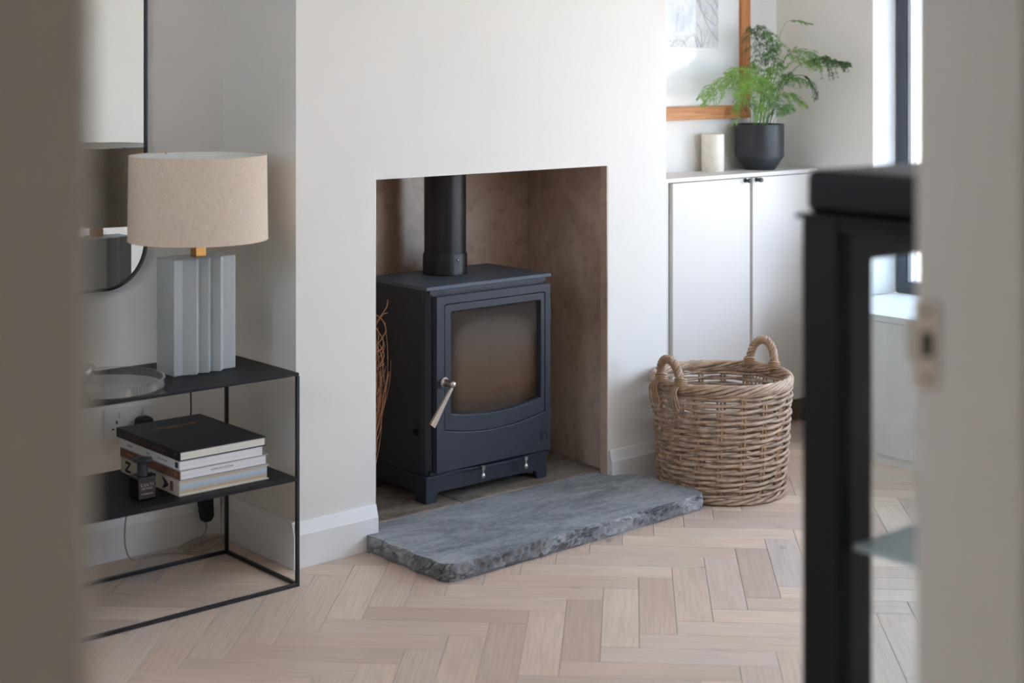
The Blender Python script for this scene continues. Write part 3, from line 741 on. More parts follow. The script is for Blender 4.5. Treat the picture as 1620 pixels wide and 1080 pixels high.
for a, b, r in (((3.0, 3.90, .335), (3.20, 3.96, .35), .022), ((3.12, 3.98, .34), (3.33, 3.90, .345), .02)):
    MB().tube(spline([a, tuple((Vector(a) + Vector(b)) / 2 + Vector((0, .01, .006))), b], 4), r, 8).build('charred_log', 'log', st, smooth=True)
fc = (3.161, 4.020)
MB().lathe([(.0690, .790), (.0690, 1.345)], (fc[0], fc[1], 0), 48).build('flue_pipe', 'flue', st, smooth=True, auto=40)
cl = MB().lathe([(.0738, .7216), (.0742, .7235), (.0735, .727), (.0735, .783), (.0725, .786), (.0725, .7885), (.071, .792)], (fc[0], fc[1], 0), 48).build('flue_collar', 'flue', st, smooth=True, auto=40)
an = math.radians(-95); MB().lathe([(.0042, .002), (.0042, -.003), (.002, -.005)], (fc[0] + .0735 * math.cos(an), fc[1] + .0735 * math.sin(an), .772), 10, 'y').build('grub_screw', 'nickel', cl, smooth=True)

# twigs in the corner
tw = thing('twig_bundle', 'dry brown twig bundle standing left of the stove in the fireplace', 'twigs', (2.69, 3.885, HZ))
for i in range(34):
    x0, y0 = 2.685 + rnd.uniform(-.012, .018), 3.885 + rnd.uniform(-.03, .03); x1 = 2.775 + rnd.uniform(-.045, .028)
    h = rnd.uniform(.40, .575); pts = []
    for k in range(8):
        t = k / 7
        pts.append((x0 + (x1 - x0) * t + .010 * math.sin(t * 7 + i) + rnd.uniform(-.006, .006) + .022 * math.sin(t * PI), y0 + rnd.uniform(-.01, .01) - .03 * t, HZ + .001 + h * t))
    MB().tube(spline(pts, 4), [.0024 - .0016 * q / 28 for q in range(29)], 5).build('twig', 'twig', tw, smooth=True)
for i in range(12):
    z = HZ + .28 + .022 * i; cx = 2.757 + .002 * i; a0 = rnd.uniform(0, 6)
    pts = [(cx + (.014 + .010 * rnd.random()) * math.cos(a0 + k) + .004 * (k - 3), 3.865 + .03 * math.sin(a0 + k), z + .022 * k + rnd.uniform(-.01, .01)) for k in range(6)]
    MB().tube(spline(pts, 5), .0015, 5).build('twig', 'twig', tw, smooth=True)

# ------------------------------------------------------------------ wicker basket
BC = Vector((3.881, 3.452, 0)); BH = .352
bk = thing('log_basket', 'round weathered rattan log basket with two rope handles beside hearth', 'basket', BC)
def BR(z): return .203 + (.224 - .203) * min(1, z / .36)
NS = 18
for row in range(17):
    off = row * 2.25 + rnd.uniform(-.3, .3)
    for ph in (0, PI):
        z = .030 + row * .0196; pts = []; rad = []; nn = 132; rr = .0057 * rnd.uniform(.86, 1.08)
        for i in range(nn):
            th = 2 * PI * i / nn; q = 6 * th + ph + off
            r = BR(z) + .0088 * math.cos(q); pts.append(BC + Vector((r * math.cos(th), r * math.sin(th), z + .0030 * math.sin(q) + .0014 * math.sin(3 * th + row * 1.7))))
            rad.append(rr * (.80 + .26 * max(0, math.cos(q))))
        MB().tube(pts, rad, 6, True).build('weaver', 'wicker', bk, smooth=True)
for i in range(NS):
    for s in (-.011, .011):
        th = 2 * PI * i / NS + s / .42
        MB().tube([BC + Vector((BR(z) * math.cos(th), BR(z) * math.sin(th), z)) for z in (.004, .12, .24, BH)], .0042, 6).build('stake', 'wicker_tan', bk, smooth=True)
for k in range(9):
    nn = 200; pts = []; rad = []
    for i in range(nn):
        th = 2 * PI * i / nn; q = 4 * th + 2 * PI * k / 9 + .25 * math.sin(2 * th + k)
        rr = BR(.36) + .001 + .0085 * math.cos(q)
        pts.append(BC + Vector((rr * math.cos(th), rr * math.sin(th), .368 + .0140 * math.sin(q) + .002 * math.sin(5 * th + k))))
        rad.append(.0056 + .0008 * math.sin(7 * th + k))
    MB().tube(pts, rad, 6, True).build('rim_strand', 'wicker', bk, smooth=True)
for k in range(3):
    nn = 150; pts = []
    for i in range(nn):
        th = 2 * PI * i / nn; q = 7 * th + 2 * PI * k / 3
        pts.append(BC + Vector(((BR(0) + .004 + .007 * math.cos(q)) * math.cos(th), (BR(0) + .004 + .007 * math.cos(q)) * math.sin(th), .0140 + .0072 * math.sin(q))))
    MB().tube(pts, .0058, 6, True).build('base_strand', 'wicker', bk, smooth=True)
for ri in range(7):
    r = .19 - ri * .027
    MB().tube([BC + Vector((r * math.cos(2 * PI * i / 40), r * math.sin(2 * PI * i / 40), .014)) for i in range(40)], .0085, 6, True).build('floor_weaver', 'wicker_tan', bk, smooth=True)
def basket_handle(az, w, h):
    ax = Vector((math.cos(az), math.sin(az), 0)); tg = Vector((-math.sin(az), math.cos(az), 0))
    c = BC + ax * (BR(.36) + .001) + Vector((0, 0, .366))
    path = []
    for i in range(49):
        a = PI * i / 48
        path.append(c + tg * (w * math.cos(a) * (1 + .10 * math.sin(a))) + Vector((0, 0, h * math.sin(a) ** .8)) - ax * (.012 * (1 - math.sin(a))))
    ho = None
    for k in range(4):
        pts = []
        for i, p in enumerate(path):
            t = (path[min(i + 1, 48)] - path[max(i - 1, 0)]).normalized(); n1 = ax; n2 = t.cross(n1).normalized(); q = 2 * PI * (i / 48 * 4.6 + k / 4)
            pts.append(p + n1 * .0088 * math.cos(q) + n2 * .0088 * math.sin(q))
        o_ = MB().tube(pts, .0064, 7)
        if ho is None: ho = o_.build('handle', 'wicker_tan', bk, smooth=True, label='twisted rattan rope handle')
        else: o_.build('rope_strand', 'wicker' if k == 2 else 'wicker_tan', ho, smooth=True)
    for e_ in (1, -1):
        wr_ = MB(); q0 = path[1] if e_ == 1 else path[47]
        for k in range(4):
            cc = q0 + Vector((0, 0, .002 + .0068 * k))
            wr_.tube([cc + ax * .0175 * math.cos(2 * PI * i / 16) + tg * .0175 * math.sin(2 * PI * i / 16) + Vector((0, 0, .003 * math.sin(4 * PI * i / 16))) for i in range(16)], .0040, 5, True)
        for k in range(4):
            o_ = tg * (.011 * (k - 1.5))
            wr_.tube(spline([q0 + ax * .016 + o_ * .6, q0 + ax * .033 + o_ - Vector((0, 0, .016)), q0 + ax * .030 + o_ * 1.3 - Vector((0, 0, .045)), q0 + ax * .022 + o_ * 1.5 - Vector((0, 0, .072))], 5), .0034, 5)
        wr_.build('handle_binding', 'wicker_tan', ho, smooth=True)
basket_handle(math.radians(172), .050, .088)
basket_handle(math.radians(2), .052, .102)

# ------------------------------------------------------------------ right alcove cabinet
CY = 3.8764; CT = .9956
cb = thing('storage_cabinet', 'white two-door alcove cabinet with black knobs right of chimney breast', 'cabinet', (4.40, 3.98, 0))
cx0 = 3.872
body = MB(); body.box(cx0, XR - .004, CY + .019, 4.088, .098, CT - .016)
body.build('carcass', 'cab_edge', cb)
MB().box(cx0, XR - .004, CY - .001, 4.089, CT - .0155, CT).build('cabinet_top', 'cab_white', cb, bevel=.0015)
MB().box(cx0, 4.077, CY + .006, CY + .0185, .098, CT - .017).build('filler_panel', 'cab_white', cb)
for x0, x1, kx in ((4.0965, 4.5205, 4.492), (4.5365, XR - .008, 4.556)):
    d_ = MB().box(x0, x1, CY, CY + .018, .098, CT - .0185).build('cabinet_door', 'cab_white', cb, bevel=.0012)
    MB().lathe([(.0085, 0), (.0085, -.003), (.0072, -.005), (.0066, -.016), (.0085, -.019), (.009, -.028), (.0078, -.030), (.0008, -.0302)], (kx, CY, .969), 20, 'y').build('knob', 'pot', d_, smooth=True, auto=40, label='small black knob')
MB().box(cx0, XR - .004, CY + .055, 4.085, 0, .0978).build('plinth', 'plinth_dark', cb)

# candle
cd = thing('pillar_candle', 'cream pillar candle with pressed flower print on the white cabinet', 'candle', (4.487, 4.035, CT))
MB().lathe([(.0425, .0002), (.0437, .002), (.0437, .1425), (.042, .1445), (.036, .1440), (.030, .141), (.004, .139)], (4.487, 4.035, CT), 40).build('wax', 'candle', cd, smooth=True, auto=40)
MB().tube([(4.487, 4.035, CT + .138), (4.488, 4.034, CT + .1425)], .001, 5).build('wick', 'ink', cd)

# plant
PCX, PCY = 4.706, 3.985
pt = thing('potted_fern', 'feathery asparagus fern in a black ceramic pot on the white cabinet', 'plant', (PCX, PCY, CT))
MB().lathe([(.058, 0), (.0595, .002), (.0935, .051), (.0945, .055), (.0945, .1775), (.0930, .179), (.0905, .1775), (.0905, .150), (.004, .149)], (PCX, PCY, CT), 56).build('pot', 'pot', pt, smooth=True, auto=35, label='black tapered ceramic pot')
sb = MB(); g = 12
for r in range(6):
    for k in range(24): sb.v.append((PCX + .0175 * r * math.cos(2 * PI * k / 24), PCY + .0175 * r * math.sin(2 * PI * k / 24), CT + .168 + rnd.uniform(-.006, .008) - .0012 * r))
sb.f += [(r * 24 + k, r * 24 + (k + 1) % 24, (r + 1) * 24 + (k + 1) % 24, (r + 1) * 24 + k) for r in range(5) for k in range(24)]
sb.build('bark_mulch', 'soil', pt)
def frond(path, mat, size, t0=.35, nb=34, nl=11, flat=.5, seed=0, leafw=.0010, droop=.25, shape=None):
    R = random.Random(seed); sp = spline(path, 8); N = len(sp); mb = MB()
    mb.tube(sp, [.0016 * (1 - .75 * i / N) for i in range(N)], 4)
    def needle(p, d, L):
        d = d.normalized(); s = d.orthogonal().normalized(); s = (Matrix.Rotation(R.uniform(0, PI), 3, d) @ s) * leafw
        q = p + d * L; mdl = p + d * L * .5
        mb.add([p - s * .4, p + s * .4, mdl + s, q, mdl - s], [(0, 1, 2, 3, 4)])
    for b in range(nb):
        u = t0 + (1 - t0) * (b + .5) / nb; f = u * (N - 1); i = min(int(f), N - 2); p = sp[i].lerp(sp[i + 1], f - i)
        t = (sp[i + 1] - sp[i]).normalized(); side = t.cross(Vector((0, 0, 1)))
        if side.length < .2: side = t.cross(Vector((.8, .6, 0)))
        side.normalize(); nrm = side.cross(t)
        w = (u - t0) / (1 - t0); env = (min(1, w * 3.5 + .25)) * (1 - w) ** .75 + .12
        L = size * env * R.uniform(.8, 1.15)
        sg = 1 if b % 2 else -1
        if R.random() < .22: continue
        d0 = (side * sg * R.uniform(.35, 1.0) + t * R.uniform(.3, .9) + nrm * R.uniform(-.7, .9) * (1.2 - flat)).normalized()
        bp = []; m = 6
        for k in range(m): bp.append(p + d0 * L * k / (m - 1) - Vector((0, 0, droop * L * (k / (m - 1)) ** 2)))
        mb.tube(bp, [.0007] * m, 3)
        for k in range(nl):
            if R.random() < .2: continue
            h = (k + .6) / nl * (m - 1); j = min(int(h), m - 2); q = bp[j].lerp(bp[j + 1], h - j); bt = (bp[j + 1] - bp[j]).normalized()
            for s2 in (-1, 1):
                nd = bt * R.uniform(.5, .9) + t * s2 * R.uniform(.6, 1.0) + Vector((R.uniform(-.4, .4), R.uniform(-.4, .4), R.uniform(-.5, .35)))
                needle(q, nd, R.uniform(.007, .0150) * (1.15 - .5 * k / nl) * max(.6, min(1.2, size / .05)))
    mb.build('frond', mat, pt)
PZ = CT + .168
def base(dx, dy): return (PCX + dx, PCY + dy, PZ - .004)
# left, bright and drooping
frond([base(-.03, -.01), (4.655, 3.975, 1.27), (4.60, 3.965, 1.345), (4.51, 3.955, 1.366), (4.40, 3.945, 1.340), (4.30, 3.935, 1.285)], 'leaf', .085, .36, 58, 13, .3, 1, droop=.7)
frond([base(-.035, .005), (4.65, 3.97, 1.26), (4.60, 3.965, 1.325), (4.52, 3.96, 1.345), (4.43, 3.96, 1.318), (4.35, 3.96, 1.260)], 'leaf', .080, .36, 54, 13, .3, 2, droop=.8)
frond([base(-.02, -.03), (4.665, 3.93, 1.26), (4.62, 3.90, 1.335), (4.55, 3.87, 1.358), (4.47, 3.85, 1.340), (4.39, 3.83, 1.295)], 'leaf', .080, .36, 50, 13, .3, 3, droop=.7)
frond([base(-.03, .0), (4.65, 3.965, 1.29), (4.60, 3.955, 1.375), (4.53, 3.945, 1.392), (4.45, 3.935, 1.372)], 'leaf', .065, .40, 40, 12, .2, 21, droop=.6)
frond([base(-.04, -.02), (4.645, 3.955, 1.22), (4.60, 3.94, 1.285), (4.56, 3.93, 1.305), (4.50, 3.92, 1.265), (4.465, 3.91, 1.185)], 'leaf', .052, .42, 32, 11, .4, 4, droop=.7)
frond([base(-.045, .01), (4.64, 3.975, 1.22), (4.61, 3.965, 1.265), (4.57, 3.96, 1.275), (4.53, 3.955, 1.24)], 'leaf_mid', .060, .36, 28, 11, .4, 14, droop=.7)
frond([base(-.04, -.03), (4.655, 3.93, 1.21), (4.625, 3.91, 1.25), (4.595, 3.89, 1.245), (4.575, 3.88, 1.20)], 'leaf', .050, .3, 24, 10, .3, 22, droop=.6)
# middle mass
frond([base(0, 0), (4.70, 3.975, 1.27), (4.705, 3.96, 1.345), (4.73, 3.94, 1.395)], 'leaf', .100, .30, 42, 13, .1, 5, droop=.4)
frond([base(.02, -.02), (4.73, 3.95, 1.26), (4.755, 3.92, 1.33), (4.775, 3.89, 1.37)], 'leaf_mid', .090, .28, 40, 13, .1, 6, droop=.5)
frond([base(-.01, .02), (4.69, 3.99, 1.28), (4.675, 3.985, 1.36), (4.66, 3.98, 1.41)], 'leaf', .090, .34, 36, 13, .1, 7, droop=.5)
frond([base(-.01, -.02), (4.69, 3.95, 1.24), (4.67, 3.93, 1.31), (4.645, 3.91, 1.34)], 'leaf', .080, .30, 34, 12, .1, 23, droop=.5)
frond([base(.01, .01), (4.72, 3.97, 1.30), (4.745, 3.95, 1.38), (4.765, 3.92, 1.41)], 'leaf_mid', .075, .34, 32, 12, .1, 24, droop=.5)
frond([base(.03, 0), (4.745, 3.96, 1.24), (4.77, 3.93, 1.29), (4.80, 3.89, 1.285), (4.825, 3.85, 1.245)], 'leaf', .058, .36, 34, 11, .3, 8, droop=.6)
frond([base(.035, -.03), (4.745, 3.93, 1.215), (4.765, 3.905, 1.25), (4.785, 3.88, 1.235)], 'leaf_mid', .052, .28, 26, 10, .3, 9, droop=.5)
frond([base(0, -.03), (4.70, 3.94, 1.22), (4.69, 3.92, 1.28), (4.70, 3.90, 1.31)], 'leaf_mid', .070, .26, 28, 11, .1, 15, droop=.5)
frond([base(.02, .0), (4.735, 3.955, 1.21), (4.755, 3.93, 1.24), (4.775, 3.90, 1.22)], 'leaf_mid', .046, .3, 22, 10, .2, 25, droop=.5)
# upper left
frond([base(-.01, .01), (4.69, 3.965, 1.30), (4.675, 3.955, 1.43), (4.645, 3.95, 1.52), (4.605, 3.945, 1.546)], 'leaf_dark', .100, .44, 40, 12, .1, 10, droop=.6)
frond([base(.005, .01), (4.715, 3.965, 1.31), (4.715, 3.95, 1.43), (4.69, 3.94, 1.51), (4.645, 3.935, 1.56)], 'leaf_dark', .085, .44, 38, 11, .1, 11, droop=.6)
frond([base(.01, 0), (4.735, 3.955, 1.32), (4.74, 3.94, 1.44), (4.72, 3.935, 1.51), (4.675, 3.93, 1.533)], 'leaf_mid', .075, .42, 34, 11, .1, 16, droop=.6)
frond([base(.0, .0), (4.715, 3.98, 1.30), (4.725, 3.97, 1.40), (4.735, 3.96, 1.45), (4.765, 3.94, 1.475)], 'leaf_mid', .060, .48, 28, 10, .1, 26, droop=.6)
# top wisp
frond([base(.015, 0), (4.745, 3.95, 1.38), (4.752, 3.93, 1.50), (4.775, 3.91, 1.572), (4.80, 3.875, 1.579), (4.835, 3.83, 1.565)], 'leaf_mid', .034, .70, 22, 8, .9, 12, droop=.25)
# right sprays
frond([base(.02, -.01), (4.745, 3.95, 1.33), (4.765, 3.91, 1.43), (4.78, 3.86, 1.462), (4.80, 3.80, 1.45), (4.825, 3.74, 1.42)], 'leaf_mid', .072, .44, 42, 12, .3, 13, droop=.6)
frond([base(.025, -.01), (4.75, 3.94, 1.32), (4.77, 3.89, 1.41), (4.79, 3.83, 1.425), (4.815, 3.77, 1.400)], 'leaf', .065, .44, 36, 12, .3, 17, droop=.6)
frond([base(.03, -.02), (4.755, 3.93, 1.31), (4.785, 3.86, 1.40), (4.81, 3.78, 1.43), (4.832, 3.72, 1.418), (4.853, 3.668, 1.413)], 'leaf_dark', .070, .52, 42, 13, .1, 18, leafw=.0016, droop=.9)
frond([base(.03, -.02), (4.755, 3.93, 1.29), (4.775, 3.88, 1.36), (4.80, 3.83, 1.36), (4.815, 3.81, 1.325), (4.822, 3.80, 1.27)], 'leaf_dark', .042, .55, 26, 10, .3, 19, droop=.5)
frond([base(.03, -.01), (4.75, 3.94, 1.28), (4.77, 3.90, 1.345), (4.79, 3.86, 1.355), (4.815, 3.82, 1.33)], 'leaf_mid', .050, .44, 28, 11, .3, 27, droop=.6)
frond([base(.02, 0), (4.745, 3.95, 1.34), (4.765, 3.91, 1.445), (4.78, 3.86, 1.462), (4.795, 3.81, 1.452)], 'leaf_yellow', .022, .62, 14, 7, .8, 20, droop=.1)

# picture on the alcove wall
pf = thing('framed_picture', 'large pine-framed grey botanical print hanging above the white cabinet', 'picture', (4.43, 4.08, 1.195))
FX0, FX1, FZ0, FZ1, fw_, fy0, fy1 = 4.06, 4.746, 1.195, 2.05, .0515, 4.066, 4.0915
def mitre(name, pts, mat): MB().extr(pts, 'y', fy0, fy1).build(name, mat, pf, bevel=.0015)
mitre('frame_rail', [(FX0, FZ0), (FX1, FZ0), (FX1 - fw_, FZ0 + fw_), (FX0 + fw_, FZ0 + fw_)], 'pine_h')
mitre('frame_rail', [(FX0 + fw_, FZ1 - fw_), (FX1 - fw_, FZ1 - fw_), (FX1, FZ1), (FX0, FZ1)], 'pine_h')
mitre('frame_stile', [(FX1, FZ0), (FX1, FZ1), (FX1 - fw_, FZ1 - fw_), (FX1 - fw_, FZ0 + fw_)], 'pine_v')
mitre('frame_stile', [(FX0, FZ0), (FX0 + fw_, FZ0 + fw_), (FX0 + fw_, FZ1 - fw_), (FX0, FZ1)], 'pine_v')
mt = MB().box(FX0 + .04, FX1 - .04, 4.082, 4.088, FZ0 + .04, FZ1 - .04).build('mount_board', 'mount', pf)
pr = MB().box(4.235, 4.5705, 4.0812, 4.0818, 1.472, 1.90).build('print', 'print', mt)
def stroke(pts, r=.0006): return [(x, 4.0808, z) for x, z in pts]
ik = MB()
for pts in ([(4.42, 1.70), (4.47, 1.62), (4.52, 1.545), (4.569, 1.50)], [(4.46, 1.70), (4.50, 1.655), (4.535, 1.63), (4.567, 1.585)], [(4.44, 1.52), (4.455, 1.50), (4.47, 1.474)], [(4.36, 1.474), (4.40, 1.51), (4.43, 1.52), (4.45, 1.474)],
            [(4.30, 1.474), (4.33, 1.50), (4.37, 1.497), (4.39, 1.474)], [(4.44, 1.575), (4.47, 1.535), (4.475, 1.474)], [(4.52, 1.70), (4.545, 1.66), (4.568, 1.63)], [(4.45, 1.68), (4.49, 1.60), (4.55, 1.56)]):
    ik.tube(spline(stroke(pts), 6), .0007, 4)
ik.build('ink_line', 'ink_grey', pr)
MB().box(FX0 + .045, FX1 - .045, 4.0745, 4.0765, FZ0 + .045, FZ1 - .045).build('picture_glass', 'pane', pf)

# window seat along the right wall
ws = thing('window_seat', 'long low white window seat cupboard below the tall window', 'bench', (4.74, 2.3, 0))
SX = 4.5513
MB().box(SX + .02, XR - .003, .9, 3.60, .0325, .500).build('carcass', 'seat_white', ws)
for y0, y1 in ((.9, 1.80), (1.803, 2.70), (2.703, 3.60)):
    MB().box(SX, SX + .0195, y0, y1, .0325, .4995).build('front_panel', 'seat_white', ws, bevel=.001)
MB().box(SX - .001, XR - .0015, .9, 3.61, .5005, .5245).build('seat_top', 'seat_white', ws, bevel=.002)
MB().box(XR - .0015, 5.044, WY0 + .003, 3.586, .5045, .5245).build('sill_board', 'seat_white', ws)
MB().box(SX + .006, XR - .003, .9, 3.60, 0, .032).build('plinth', 'seat_white', ws)
# boxed-in corner pier at the end of the seat
MB().box(4.775, XR - .0005, 3.6155, 3.628, 0, .78).build('trim_1', 'wall', **ST)

# ------------------------------------------------------------------ black display cabinet by the door
dc = thing('display_cabinet', 'black glazed display cabinet beside the doorway', 'cabinet', (1.97, 1.05, 0))
X0, X1, Y0, Y1, Z1 = 1.583, 2.36, .842, 1.270, 1.2185
pw, pd = .073, .056
for (a, b) in ((X0, Y0), (X0, Y1 - pd), (X1 - pw, Y0), (X1 - pw, Y1 - pd)): MB().box(a, a + pw, b, b + pd, 0, Z1).build('post', 'vitrine', dc, bevel=.002)
for y in (Y0 + .01, Y1 - .04):
    MB().box(X0 + pw, X1 - pw, y, y + .03, 1.161, Z1).build('top_rail', 'vitrine', dc, bevel=.002); MB().box(X0 + pw, X1 - pw, y, y + .03, .06, .14).build('bottom_rail', 'vitrine', dc, bevel=.002)
for x in (X0 + .002, X1 - .03):
    MB().box(x, x + .028, Y0 + pd, Y1 - pd, 1.203, Z1).build('top_rail', 'vitrine', dc, bevel=.002); MB().box(x, x + .028, Y0 + pd, Y1 - pd, .06, .14).build('bottom_rail', 'vitrine', dc, bevel=.002)
MB().box(X0 + .01, X1 - .01, Y0 + .01, Y1 - .01, .10, .12).build('floor_board', 'vitrine', dc)
MB().box(X0 - .007, X1 + .007, Y0 - .003, Y1 + .007, Z1 + .0003, Z1 + .006).build('lip_moulding', 'vitrine', dc, bevel=.002)
MB().extr(rrect(X0 + .002, X1 - .002, Y0, Y1 - .002, .012), 'z', Z1 + .0063, 1.281).build('cornice', 'vitrine', dc, bevel=.012, seg=4)
for x in (X0 + .014, X1 - .018): MB().box(x, x + .004, Y0 + pd - .008, Y1 - pd + .008, .135, 1.208).build('side_glass', 'pane_cool', dc)
MB().box(X0 + pw - .005, X1 - pw + .005, Y1 - .026, Y1 - .022, .135, 1.166).build('door_glass', 'pane_cool', dc)
for z in (.805, .45): MB().box(X0 + .024, X1 - .024, Y0 + .06, Y1 - .062, z - .004, z + .004).build('glass_shelf', 'shelf_glass', dc, bevel=.001)

# ------------------------------------------------------------------ console table
ct = thing('console_table', 'black metal console table with open frame in the left alcove', 'table', (1.79, 3.74, 0))
TX0, TX1, TY0, TY1, TZ = 1.29, 2.294, 3.553, 3.937, .578
q = .0096
for x in (TX0, TX1 - q):
    for y in (TY0, TY1 - q): MB().box(x, x + q, y, y + q, 0, TZ - .0085).build('leg', 'black', ct, bevel=.0012)
for y in (TY0, TY1 - q): MB().box(TX0 + q, TX1 - q, y, y + q, 0, q).build('foot_rail', 'black', ct, bevel=.001)
for x in (TX0, TX1 - q): MB().box(x, x + q, TY0 + q, TY1 - q, 0, q).build('foot_rail', 'black', ct, bevel=.001)
MB().extr(rrect(TX0, TX1, TY0, TY1, .005), 'z', TZ - .0082, TZ).build('tabletop', 'black_table', ct, bevel=.0025)
MB().box(TX0 + q, TX1 - q, TY0 + .0005, TY1 - .0005, .2855, .2975).build('shelf', 'black_table', ct, bevel=.0015)

# table lamp
LC = Vector((2.104, 3.765, TZ))
lp = thing('table_lamp', 'table lamp with fluted blue-grey ceramic base and linen drum shade', 'lamp', LC)
front = [(2.0060, 3.7200), (2.0320, 3.7215), (2.0675, 3.7055), (2.0815, 3.7225), (2.1050, 3.7070), (2.1185, 3.7240), (2.1395, 3.7050), (2.1590, 3.7270), (2.1980, 3.7265)]
backp = [(x, 2 * 3.7685 - y) for x, y in front[::-1]]
plan = front + backp
sh = lambda k: [(LC.x + (x - LC.x) * k, 3.7685 + (y - 3.7685) * k) for x, y in plan]
MB().extr(plan, 'z', TZ + .0004, .8885).build('base', 'glaze', lp, bevel=.0022, seg=2)
MB().box(2.0885, 2.1195, 3.7495, 3.7805, .8888, .945).build('neck', 'brass', lp, bevel=.001, label='square brass neck')
MB().lathe([(.016, .945), (.016, 1.0), (.012, 1.002)], (2.104, 3.765, 0), 20).build('bulb_holder', 'brass', lp, smooth=True, auto=40)
MB().lathe([(.010, 1.002), (.014, 1.01), (.028, 1.04), (.030, 1.06), (.024, 1.083), (.006, 1.092)], (2.104, 3.765, 0), 24).build('bulb', 'shade_lining', lp, smooth=True)
b0, b1, r0, r1 = .935, 1.1635, .1885, .1855
sm = MB().lathe([(r0 - .0003, b0 + .0015), (r0, b0), (r1, b1), (r1 - .0014, b1 + .001)], (2.104, 3.765, 0), 96, caps=False)
so = sm.build('shade', 'linen', lp, smooth=True, auto=35, label='natural linen drum shade')
MB().lathe([(r0 - .0016, b0 + .0010), (r1 - .0016, b1 - .0005)], (2.104, 3.765, 0), 96, caps=False).build('shade_lining', 'shade_lining', so, smooth=True)
for zz, rr in ((b0, r0), (b1, r1)): MB().tube([(2.104 + (rr - .0005) * math.cos(2 * PI * i / 96), 3.765 + (rr - .0005) * math.sin(2 * PI * i / 96), zz) for i in range(96)], .0016, 6, True).build('shade_rim', 'linen', so, smooth=True)
sp_ = MB()
for k in range(3):
    a = math.radians(98 + 120 * k); sp_.tube([(2.104 + .015 * math.cos(a), 3.765 + .015 * math.sin(a), b0 + .016), (2.104 + (r0 - .005) * math.cos(a), 3.765 + (r0 - .005) * math.sin(a), b0 + .022)], .0016, 6)
sp_.tube([(2.104 + .017 * math.cos(2 * PI * i / 20), 3.765 + .017 * math.sin(2 * PI * i / 20), b0 + .016) for i in range(20)], .002, 6, True)
sp_.build('shade_carrier', 'nickel', so, smooth=True)
MB().box(2.1005, 2.1075, 3.9475, 3.9525, b1 - .006, b1 + .0035).build('seam_clip', 'linen', so, bevel=.001)
lc = MB().tube(spline([(2.185, 3.815, TZ + .010), (2.203, 3.84, TZ + .0045), (2.200, 3.90, TZ + .004), (2.187, 3.941, TZ + .002), (2.185, 3.952, .55), (2.185, 3.953, .48), (2.185, 3.955, .40), (2.178, 3.98, .34), (2.150, 4.03, .33), (2.125, 4.045, .345)], 8), .0022, 6)
lc.build('lamp_flex', 'flex_brown', lp, smooth=True)
MB().tube([(2.196, 3.792, TZ + .008), (2.206, 3.80, TZ + .009)], .004, 8).build('flex_gland', 'plastic_white', lp, smooth=True)

# tray with a glass on it
TCx, TCy = 1.800, 3.712
ty = thing('glass_tray', 'round clear ribbed glass tray on the console table', 'tray', (TCx, TCy, TZ))
MB().lathe([(.150, .0004), (.154, .001), (.154, .005), (.004, .005), (.004, .0004)], (TCx, TCy, TZ), 72, caps=False).build('tray_base', 'glass_base', ty, smooth=True, auto=40)
rb = MB(); ns = 220; prof = [(.1505, .0055), (.1505, .026), (.1535, .0275), (.1565, .026), (.1565, .002), (.1545, .0012)]
for r, z in prof:
    for k in range(ns):
        a = 2 * PI * k / ns; rr = r + (.0011 if k % 2 else -.0003) * (1 if z < .027 else .3); rb.v.append((TCx + rr * math.cos(a), TCy + rr * math.sin(a), TZ + z))
rb.f += [(i * ns + k, i * ns + (k + 1) % ns, (i + 1) * ns + (k + 1) % ns, (i + 1) * ns + k) for i in range(len(prof) - 1) for k in range(ns)]
rb.build('ribbed_rim', 'glass', ty, smooth=True, auto=30)
gv = thing('glass_vessel', 'clear glass vessel with chunky rim standing on the ribbed tray', 'glass', (1.705, 3.725, TZ + .006))
gx, gy = 1.715, 3.735
MB().lathe([(.03, .0054), (.040, .006), (.055, .022), (.064, .045), (.066, .058), (.064, .0605), (.061, .058), (.059, .045), (.050, .024), (.036, .012), (.004, .010)], (gx, gy, TZ), 48, caps=False).build('bowl', 'glass', gv, smooth=True)
MB().tube([(gx + .0655 * math.cos(2 * PI * i / 48), gy + .0655 * math.sin(2 * PI * i / 48), TZ + .060) for i in range(48)], .0032, 8, True).build('rim', 'glass', gv, smooth=True)

# books
SH = .2978
def book(name, label, x0, x1, y0, y1, z0, z1, cover, pages, ct_=.0028, inset=.005, hard=True, spine=None):
    t = thing(name, label, 'book', ((x0 + x1) / 2, (y0 + y1) / 2, z0), 'stack of books on the console shelf')
    MB().box(x0, x1, y0, y1, z0 + .0001, z0 + ct_).build('back_cover', cover, t, bevel=.0005)
    MB().box(x0, x1, y0, y1, z1 - ct_, z1 - .0001).build('front_cover', cover, t, bevel=.0005)
    MB().box(x0, x0 + .003, y0, y1, z0 + ct_, z1 - ct_).build('spine', spine or cover, t, bevel=.0003)
    MB().box(x0 + .003, x1 - inset, y0 + inset * .4, y1 - inset, z0 + ct_, z1 - ct_).build('page_block', pages, t)
    return t
bA = book('book', 'thick cream hardback with large black spine letters, lowest of the stack', 1.9485, 2.2165, 3.5850, 3.912, SH, .3375, 'book_cream', 'pages_blue', .0032)
bB = book('book', 'brown-spined hardback with grey boards, second from the bottom', 1.9495, 2.213, 3.5850, 3.918, .3377, .3655, 'book_grey', 'pages_white', .003, spine='book_brown')
bC = book('book', 'white softback with pale printed spine under the black book', 1.9485, 2.196, 3.5835, 3.922, .3657, .3890, 'book_white', 'pages_white', .0012, .001)
bD = book('book', 'large black hardback with gold lettering on top of the stack', 1.9480, 2.206, 3.5820, 3.938, .3892, .4143, 'book_black', 'pages', .003, .004)
sx = 1.9478
